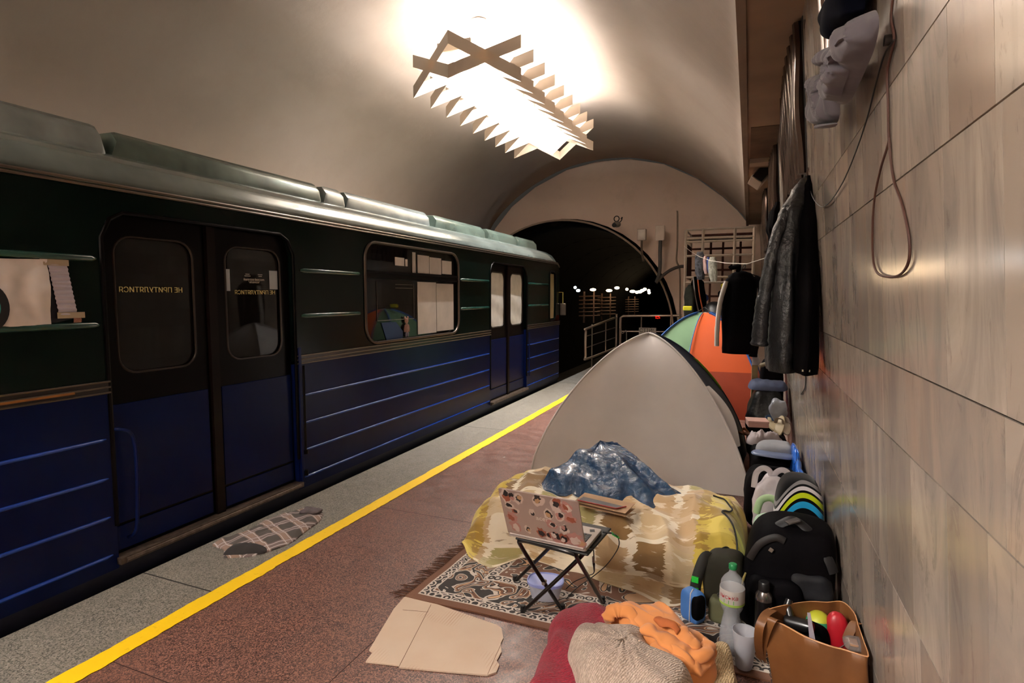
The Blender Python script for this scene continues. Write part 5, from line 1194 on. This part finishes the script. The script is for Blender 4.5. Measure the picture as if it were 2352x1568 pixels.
# cctv camera above the arch
YW_=13.28
c=PY(1415,512,YW_-.15)
t=thing('security_camera','grey security camera with coiled cable on the wall above the arch edge','camera',tuple(c)); M_cg=mat('camera_grey','7a6d62',.4,var=.1)
g=G(); g.blob((.02,.0,-.03),(.09,.09,.07),.9); g.build('housing',M_cg,t)
g=G(); g.lathe([(.05,0),(.05,.03),(.03,.04)],(-.02,-.09,-.06),18,M=Matrix.Rotation(R(90),4,'X')); g.build('lens',M_rub,t)
g=G(); g.tube([(-.01+.06*math.cos(a/5),.1,.11+.06*math.sin(a/5)) for a in range(60)],.012,6); g.build('cable_coil',M_rub,t)
g=G(); g.tube(spl([(.02,.1,.0),(.1,.1,.06),(.12,.1,.14),(.09,.12,.1)],5),.012,6); g.build('bracket_arm',M_blk,t)
def wbox(label,px,w_,h,m,dep=.09):
    c=PY(px[0],px[1],YW_-dep/2); t=thing('junction_box',label,'box',tuple(c)); g=G(); g.box(-w_/2,w_/2,-dep/2,dep/2,-h/2,h/2); g.build('housing',m,t,sm=0,bev=.012); return t
t=wbox('square framed grey wall box on the end wall, left of the plain white one',(1474,539),.20,.26,mat('box_frame','a8978a',.5,var=.08))
g=G(); g.box(-.075,.075,-.052,-.045,-.10,.10); g.build('glass',mat('box_glass','b3a79a',.2,var=.1),t,sm=0)
g=G(); g.tube(spl([PY(x,y,YW_-.02)-t.location for x,y in ((1474,552),(1474,575),(1478,600))],4),.025,8); g.build('conduit',mat('conduit_brown','6a5a4c',.6,var=.1),t)
t=wbox('plain white oblong wall box on the end wall with a thick grey conduit',(1516,535),.20,.34,mat('box_white','d6c4b4',.5,var=.05))
g=G(); g.tube(spl([PY(x,y,YW_-.05)-t.location for x,y in ((1517,552),(1516,580),(1516,605),(1514,630),(1507,648))],5),.04,10); g.build('conduit',mat('conduit_grey','55504c',.6,var=.1),t)
g=G(); g.tube(spl([PY(x,y,YW_-.04) for x,y in ((1507,650),(1520,635),(1540,620),(1562,612),(1578,612))],5),.035,8); o=g.build('drooping_cable',mat('cable_dark','4a423c',.6,var=.1)); tag(o,'dark cable curving from the arch edge to the wire rack','cable')
g=G(); g.tube(spl([PY(x,y,YW_-.04) for x,y in ((1554,485),(1556,492),(1556,560),(1554,598),(1561,618),(1562,660),(1562,735))],5),.02,8); o=g.build('wall_pipe',mat('pipe_brown','7d6a5a',.5,var=.08)); tag(o,'thin upright pipe on the end wall left of the wire rack','pipe')
# rack of angle iron
YR=11.6; M_fr_=mat('rack_paint','b8a898',.5,.1,var=.1); M_frd=mat('rack_rust','53281a',.7,var=.2)
def PR(x,y,Y=YR): return PY(x,y,Y)
rk=thing('metal_rack','tall open metal rack of pale angle bars against the end wall','rack',tuple(V((PR(1655,760).x,YR+.6,0)))); L=rk.location.copy()
def bar(a,b,r,m,nm,par=rk): 
    g=G(); a=V(a)-L; b=V(b)-L; g.tube([a,b],r,4); return g.build(nm,m,par,sm=0)
x0,x1=PR(1576,530).x,PR(1733,522).x; ztop=PR(1655,525).z
xs=[x0,PR(1615,540).x,PR(1688,540).x,x1]
for x in xs: bar((x,YR,0),(x,YR,ztop),.028,M_fr_,'upright')
for x in (x0,x1): bar((x,YR+1.1,0),(x,YR+1.1,ztop),.028,M_fr_,'upright')
for z_ in (ztop,PR(1655,545).z,PR(1655,553).z,PR(1655,586).z,PR(1655,636).z,PR(1655,648).z): bar((x0,YR,z_),(x1,YR,z_),.022,M_fr_,'shelf_bar')
for z_ in (ztop,PR(1655,545).z,PR(1655,636).z):
    for x in (x0,x1): bar((x,YR,z_),(x,YR+1.1,z_),.022,M_fr_,'shelf_bar')
for z_ in (ztop,PR(1655,560).z,PR(1655,614).z,PR(1655,680).z): bar((x0,YR+1.1,z_),(x1,YR+1.1,z_),.022,M_frd,'brace')
for xx in (1632,1660,1700): 
    x=PR(xx,600,YR+1.1).x; bar((x,YR+1.1,.6),(x,YR+1.1,PR(1655,556,YR+1.1).z),.022,M_frd,'brace')
for k in range(6):
    y=YR+.15+k*.16; bar((x0+.02,y,PR(1576,640).z),(x0+.02,y,PR(1576,560).z),.014,M_frd if k%2 else M_blk,'brace')
g=G(); g.box(x0,x1,YR,YR+1.1,PR(1655,541).z-.02,PR(1655,541).z); g.build('shelf_plate',mat('shelf_dark','2a1f1a',.7,var=.2),rk,M=Matrix.Translation(-L),sm=0)
# clothes and things at the rack
c=PY(1606,690,11.3)
t=thing('sports_jacket','black sports jacket with white and orange piping hanging on the rack','jacket',tuple(c))
garment([(PY(1602,635,11.3).z,c.x-.06,11.3,.05,.05),(PY(1602,650,11.3).z,c.x-.04,11.3,.12,.09),(PY(1602,690,11.3).z,c.x-.02,11.3,.15,.11),(PY(1602,735,11.3).z,c.x,11.3,.15,.11)],M_woolb,'body',t,off=c,fold=.06,k=5)
for dx,m_ in ((-.10,mat('piping_white','a59d98',.6,var=0)),(-.02,mat('piping_orange','b0542c',.6,var=0))):
    g=G(); g.tube(spl([PY(1592,636,11.15)-c+V((dx+.1,0,0)),PY(1597,680,11.13)-c+V((dx+.1,0,0)),PY(1606,722,11.13)-c+V((dx+.1,0,0))],6),.012,6); g.build('piping',m_,t)
c=PY(1583,700,11.0)
t=thing('dark_bundle','mottled dark garments hanging at the left post of the rack','clothes',tuple(c)); g=G(); g.blob((0,0,-.1),(.09,.08,.5),.7,.25,7,seed=3); g.build('cloth',mat('mottled_green','1c1f17',.9,var=.6,vs=12),t,sm=80)
c=PY(1643,730,10.6)
t=thing('black_umbrella','rounded black hood shape standing behind the orange tent','umbrella',tuple(c)); g=G(); g.blob((0,0,-.12),(.24,.2,.42),.9,.06,5,seed=3); g.build('canopy',mat('umbrella_black','0b0b0c',.4,var=.1),t,sm=80)
c=PY(1666,660,11.4); t=thing('yellow_tub','small bright yellow tub on a rack shelf','tub',tuple(c)); g=G(); g.lathe([(.06,-.04),(.09,.05),(.05,.08)],n=16); g.build('tub',mat('bright_yellow','c2b51c',.5,var=.1),t)
g=G(); g.blob((.0,0,-.12),(.13,.09,.07),.7); g.build('base',M_bk,t)
c=PY(1622,684,11.5); g=G(); g.blob(c,(.035,.03,.07),.9,.4,14); o=g.build('blue_ribbon',mat('ribbon_blue','1f3f8a',.6,var=.1),sm=80); tag(o,'small blue ribbon tied to the rack upright','ribbon')
c=PY(1579,719,8.2); c.z=1.352; t=thing('yellow_sponge','yellow plastic block resting on the top of the orange tent','plastic block',tuple(c)); g=G(); g.box(-.06,.06,-.04,.04,.0,.06); g.build('block',mat('block_yellow','c6bb14',.5,var=.08),t,sm=0,bev=.012)
# washing line with small clothes
La=PY(1571,565,11.55); 
Lb=PY(1716,606,5.9); Lc=V((WX(Lb.z+.05)-.004,4.9,Lb.z+.05))
ln_=[La]+[La.lerp(Lb,f)-V((0,0,.10*math.sin(math.pi*f))) for f in (.2,.4,.6,.8)]+[Lb,Lc]
g=G(); g.tube(ln_,.004,5); o=g.build('washing_line',mat('line_white','b5ab9e',.6,var=0)); tag(o,'thin white washing line strung from the rack to the wall','washing line')
def hang(name,label,cat,px,w_,h,m,Y,grp=None):
    c=PY(px[0],px[1],Y); t=thing(name,label,cat,tuple(c)); 
    garment([(c.z,c.x,c.y,w_*.3,.03),(c.z-h*.2,c.x,c.y,w_*.5,.05),(c.z-h*.7,c.x+.01,c.y,w_*.5,.06),(c.z-h,c.x+.02,c.y,w_*.35,.04)],m,'cloth',t,off=c,fold=.12,k=5,seed=px[0],na=30,nz=14); return t
yy=lambda x:11.2-(x-1600)*.03
hang('patterned_scarf','black and white patterned scarf pegged at the left of the washing','scarf',(1608,578),.16,.46,mat('scarf_mottle','3c3c42',.8,var=.9,vs=22),9.9)
hang('pink_sock','pink sock pegged on the line right of the patterned scarf','sock',(1620,588),.07,.28,mat('sock_pink','b0908a',.9,var=.1),9.6)
hang('blue_sock','blue sock pegged on the line next to the pink sock','sock',(1627,590),.05,.25,mat('sock_blue','36447a',.9,var=.1),9.5)
hang('striped_shorts','grey striped shorts pegged at the right of the washing','shorts',(1637,590),.13,.38,mat('shorts_grey','8b8a80',.9,var=.5,vs=26,stretch=(4,1,1)),9.3)
# fence and gate
M_st=mat('stainless','b5a598',.35,.6,var=.1)
gt=thing('gate','tubular steel gate panel standing open at the platform end','gate',(-3.03,11.9,0)); L=gt.location.copy()
a,b=V((-3.04,11.35,0)),V((-2.86,13.5,0)); 
def gp(f,z): q=a.lerp(b,f); return V((q.x,q.y,z))-L
g=G(); g.tube(spl([gp(.97,.30),gp(.06,.24),gp(0,.32),gp(0,.82),gp(.06,.88),gp(.97,1.04)],5),.024,10); g.build('frame',M_st,gt)
for f in (.18,.62): g=G(); g.tube([gp(f,.26),gp(f,.95)],.012,8); g.build('upright_bar',M_st,gt)
for z in (.50,.74): g=G(); g.tube([gp(.02,z-.02),gp(.97,z+.06)],.009,8); g.build('cross_bar',M_st,gt)
g=G(); g.tube([gp(.18,0),gp(.18,.3)],.012,8); g.build('leg',M_st,gt)
g=G(); g.tube([gp(1.0,-.3),gp(1.0,1.12)],.026,10); g.build('post',M_st,gt)
rl=thing('railing','steel railing across the platform end beneath the tunnel arch','railing',(-2.3,13.6,-.35)); L=rl.location.copy()
def rp(x,z): return V((x,13.6,z))-L
g=G(); g.tube([rp(-2.78,-.35),rp(-2.78,1.03),rp(-2.72,1.07),rp(-1.35,1.10)],.03,10); g.build('top_rail',M_st,rl)
for z in (.70,.40): g=G(); g.tube([rp(-2.78,z),rp(-1.35,z+.02)],.014,8); g.build('cross_bar',M_st,rl)
for x in (-2.28,-1.6): g=G(); g.tube([rp(x,-.35),rp(x,1.08)],.016,8); g.build('post',M_st,rl)
sg=thing('warning_sign','small white warning sign reading СТІЙ! on the platform end railing','sign',tuple(PY(1487,764,13.5)))
g=G(); g.box(-.2,.2,-.005,.005,-.15,.12); g.build('plate',mat('sign_white','a8a19b',.5,var=.05),sg,sm=0)
text('lettering','СТІЙ!',.12,frameM((-.02,-.008,.05),(1,0,0),(0,0,1)),mat('sign_black','161212',.6,var=0),sg)
for k,z in enumerate((-.04,-.075,-.11)): 
    g=G(); g.box(-.15,.12-.03*k,-.007,-.005,z,z+.012); g.build('small_print',mat('sign_black','161212',.6,var=0),sg,sm=0)
c=PY(1513,729,13.57); sr=thing('red_light','cluster of small glowing red lights on the railing end','light',tuple(c))
for k,(dx,dz) in enumerate(((-.07,.02),(-.04,.025),(0,.02),(-.06,-.015),(-.02,-.02),(.02,-.01))):
    g=G(); g.blob((dx,0,dz),(.011,.01,.011),1,nu=10,nv=8); g.build('led',mat('led_red','ff2a1a',.5,var=0,emit='ff2010',es=1.2),sr)
g=G(); g.tube(spl([V((-2.78,13.5,.78)),V((-2.7,13.45,.66)),V((-2.62,13.5,.72)),V((-2.6,13.5,.4)),V((-2.5,13.5,.0))],6),.012,6); o=g.build('tied_cord',mat('cord_pale','8f8780',.6,var=0)); tag(o,'pale cord knotted round the railing post','cord')
# tunnel lamps
lamps=[(1321,660,.0,'cool'),(1328,667,.1,'cool'),(1362,665,.22,'w'),(1399,667,.22,'w'),(1417,661,.14,'w'),(1440,664,0,'w'),(1453,669,.2,'w'),(1463,671,.05,'w'),(1469,670,.15,'w'),(1475,667,.1,'w'),(1481,664,.05,'w'),(1490,667,0,'w'),(1491,672,0,'w')]
M_lc=mat('lamp_cool','ffffff',.5,var=0,emit=(.7,.9,1),es=14); M_lw=mat('lamp_warm','ffffff',.5,var=0,emit=(1,.72,.4),es=14)
for i,(x,y,wd,kd) in enumerate(lamps):
    dist=[15.5,16.2,18,21.5,24,27,30,32,33,34,35,36,37][i]
    c=PY(x,y,dist); t=thing('tunnel_lamp',('cool white' if kd=='cool' else 'warm')+' tunnel lamp glowing in the dark beyond the train, '+['nearest one','just below the nearest one','third from the left','fourth from the left','tilted fifth from the left','small sixth from the left','seventh from the left','eighth from the left','ninth from the left','tenth from the left','eleventh from the left','last upper one at right','last lower one at right'][i],'lamp',tuple(c),0,'lamps in the tunnel')
    s=dist/1290*3.0; g=G(); g.blob((0,0,0),(s*(1+wd*6),s*.8,s*.95),.8,nu=16,nv=10); g.build('glass',M_lc if kd=='cool' else M_lw,t)
    g=G(); g.box(-s*1.2,s*1.2,s*.9,s*1.4,-s,s); g.build('base',M_dark,t,sm=0)
    if i in (0,2,3,6):
        l=bpy.data.lights.new('tunnel_light','POINT'); l.energy=3.5; l.color=(.75,.9,1) if kd=='cool' else (1,.62,.35); l.shadow_soft_size=.1; ob=bpy.data.objects.new('tunnel_light',l); link(ob); ob.location=c+V((0,-.25,-.15))
# cable brackets caught by the lamps
M_cb2=mat('tunnel_cable','4a382c',.5,.3,var=.2)
for k,(px_,dist) in enumerate(((1355,18.4),(1394,21.8),(1452,30.4))):
    c=PY(px_,700,dist); g=G()
    for j in range(6): g.tube([(c.x-.35,dist-.1,c.z+.28-j*.13),(c.x+.35,dist,c.z+.3-j*.13)],.022,6)
    for dx in (-.22,.12): g.box(c.x+dx,c.x+dx+.05,dist-.05,dist+.02,c.z-.6,c.z+.45)
    o=g.build('cable_bracket',M_cb2); tag(o,'cable rack lit from above in the tunnel, '+['nearest to the train','second from the train','farthest to the right'][k],'cable rack',group='cable racks in the tunnel')
# a scrap of litter on the red floor
q=P(1158,1050,.0); g=G(); g.prism([(q.x-.012,q.y-.008),(q.x+.012,q.y-.006),(q.x+.004,q.y+.012)],.0005,.004); o=g.build('paper_scrap',M_paper,sm=0); tag(o,'tiny white paper scrap on the red floor near the yellow line','litter')
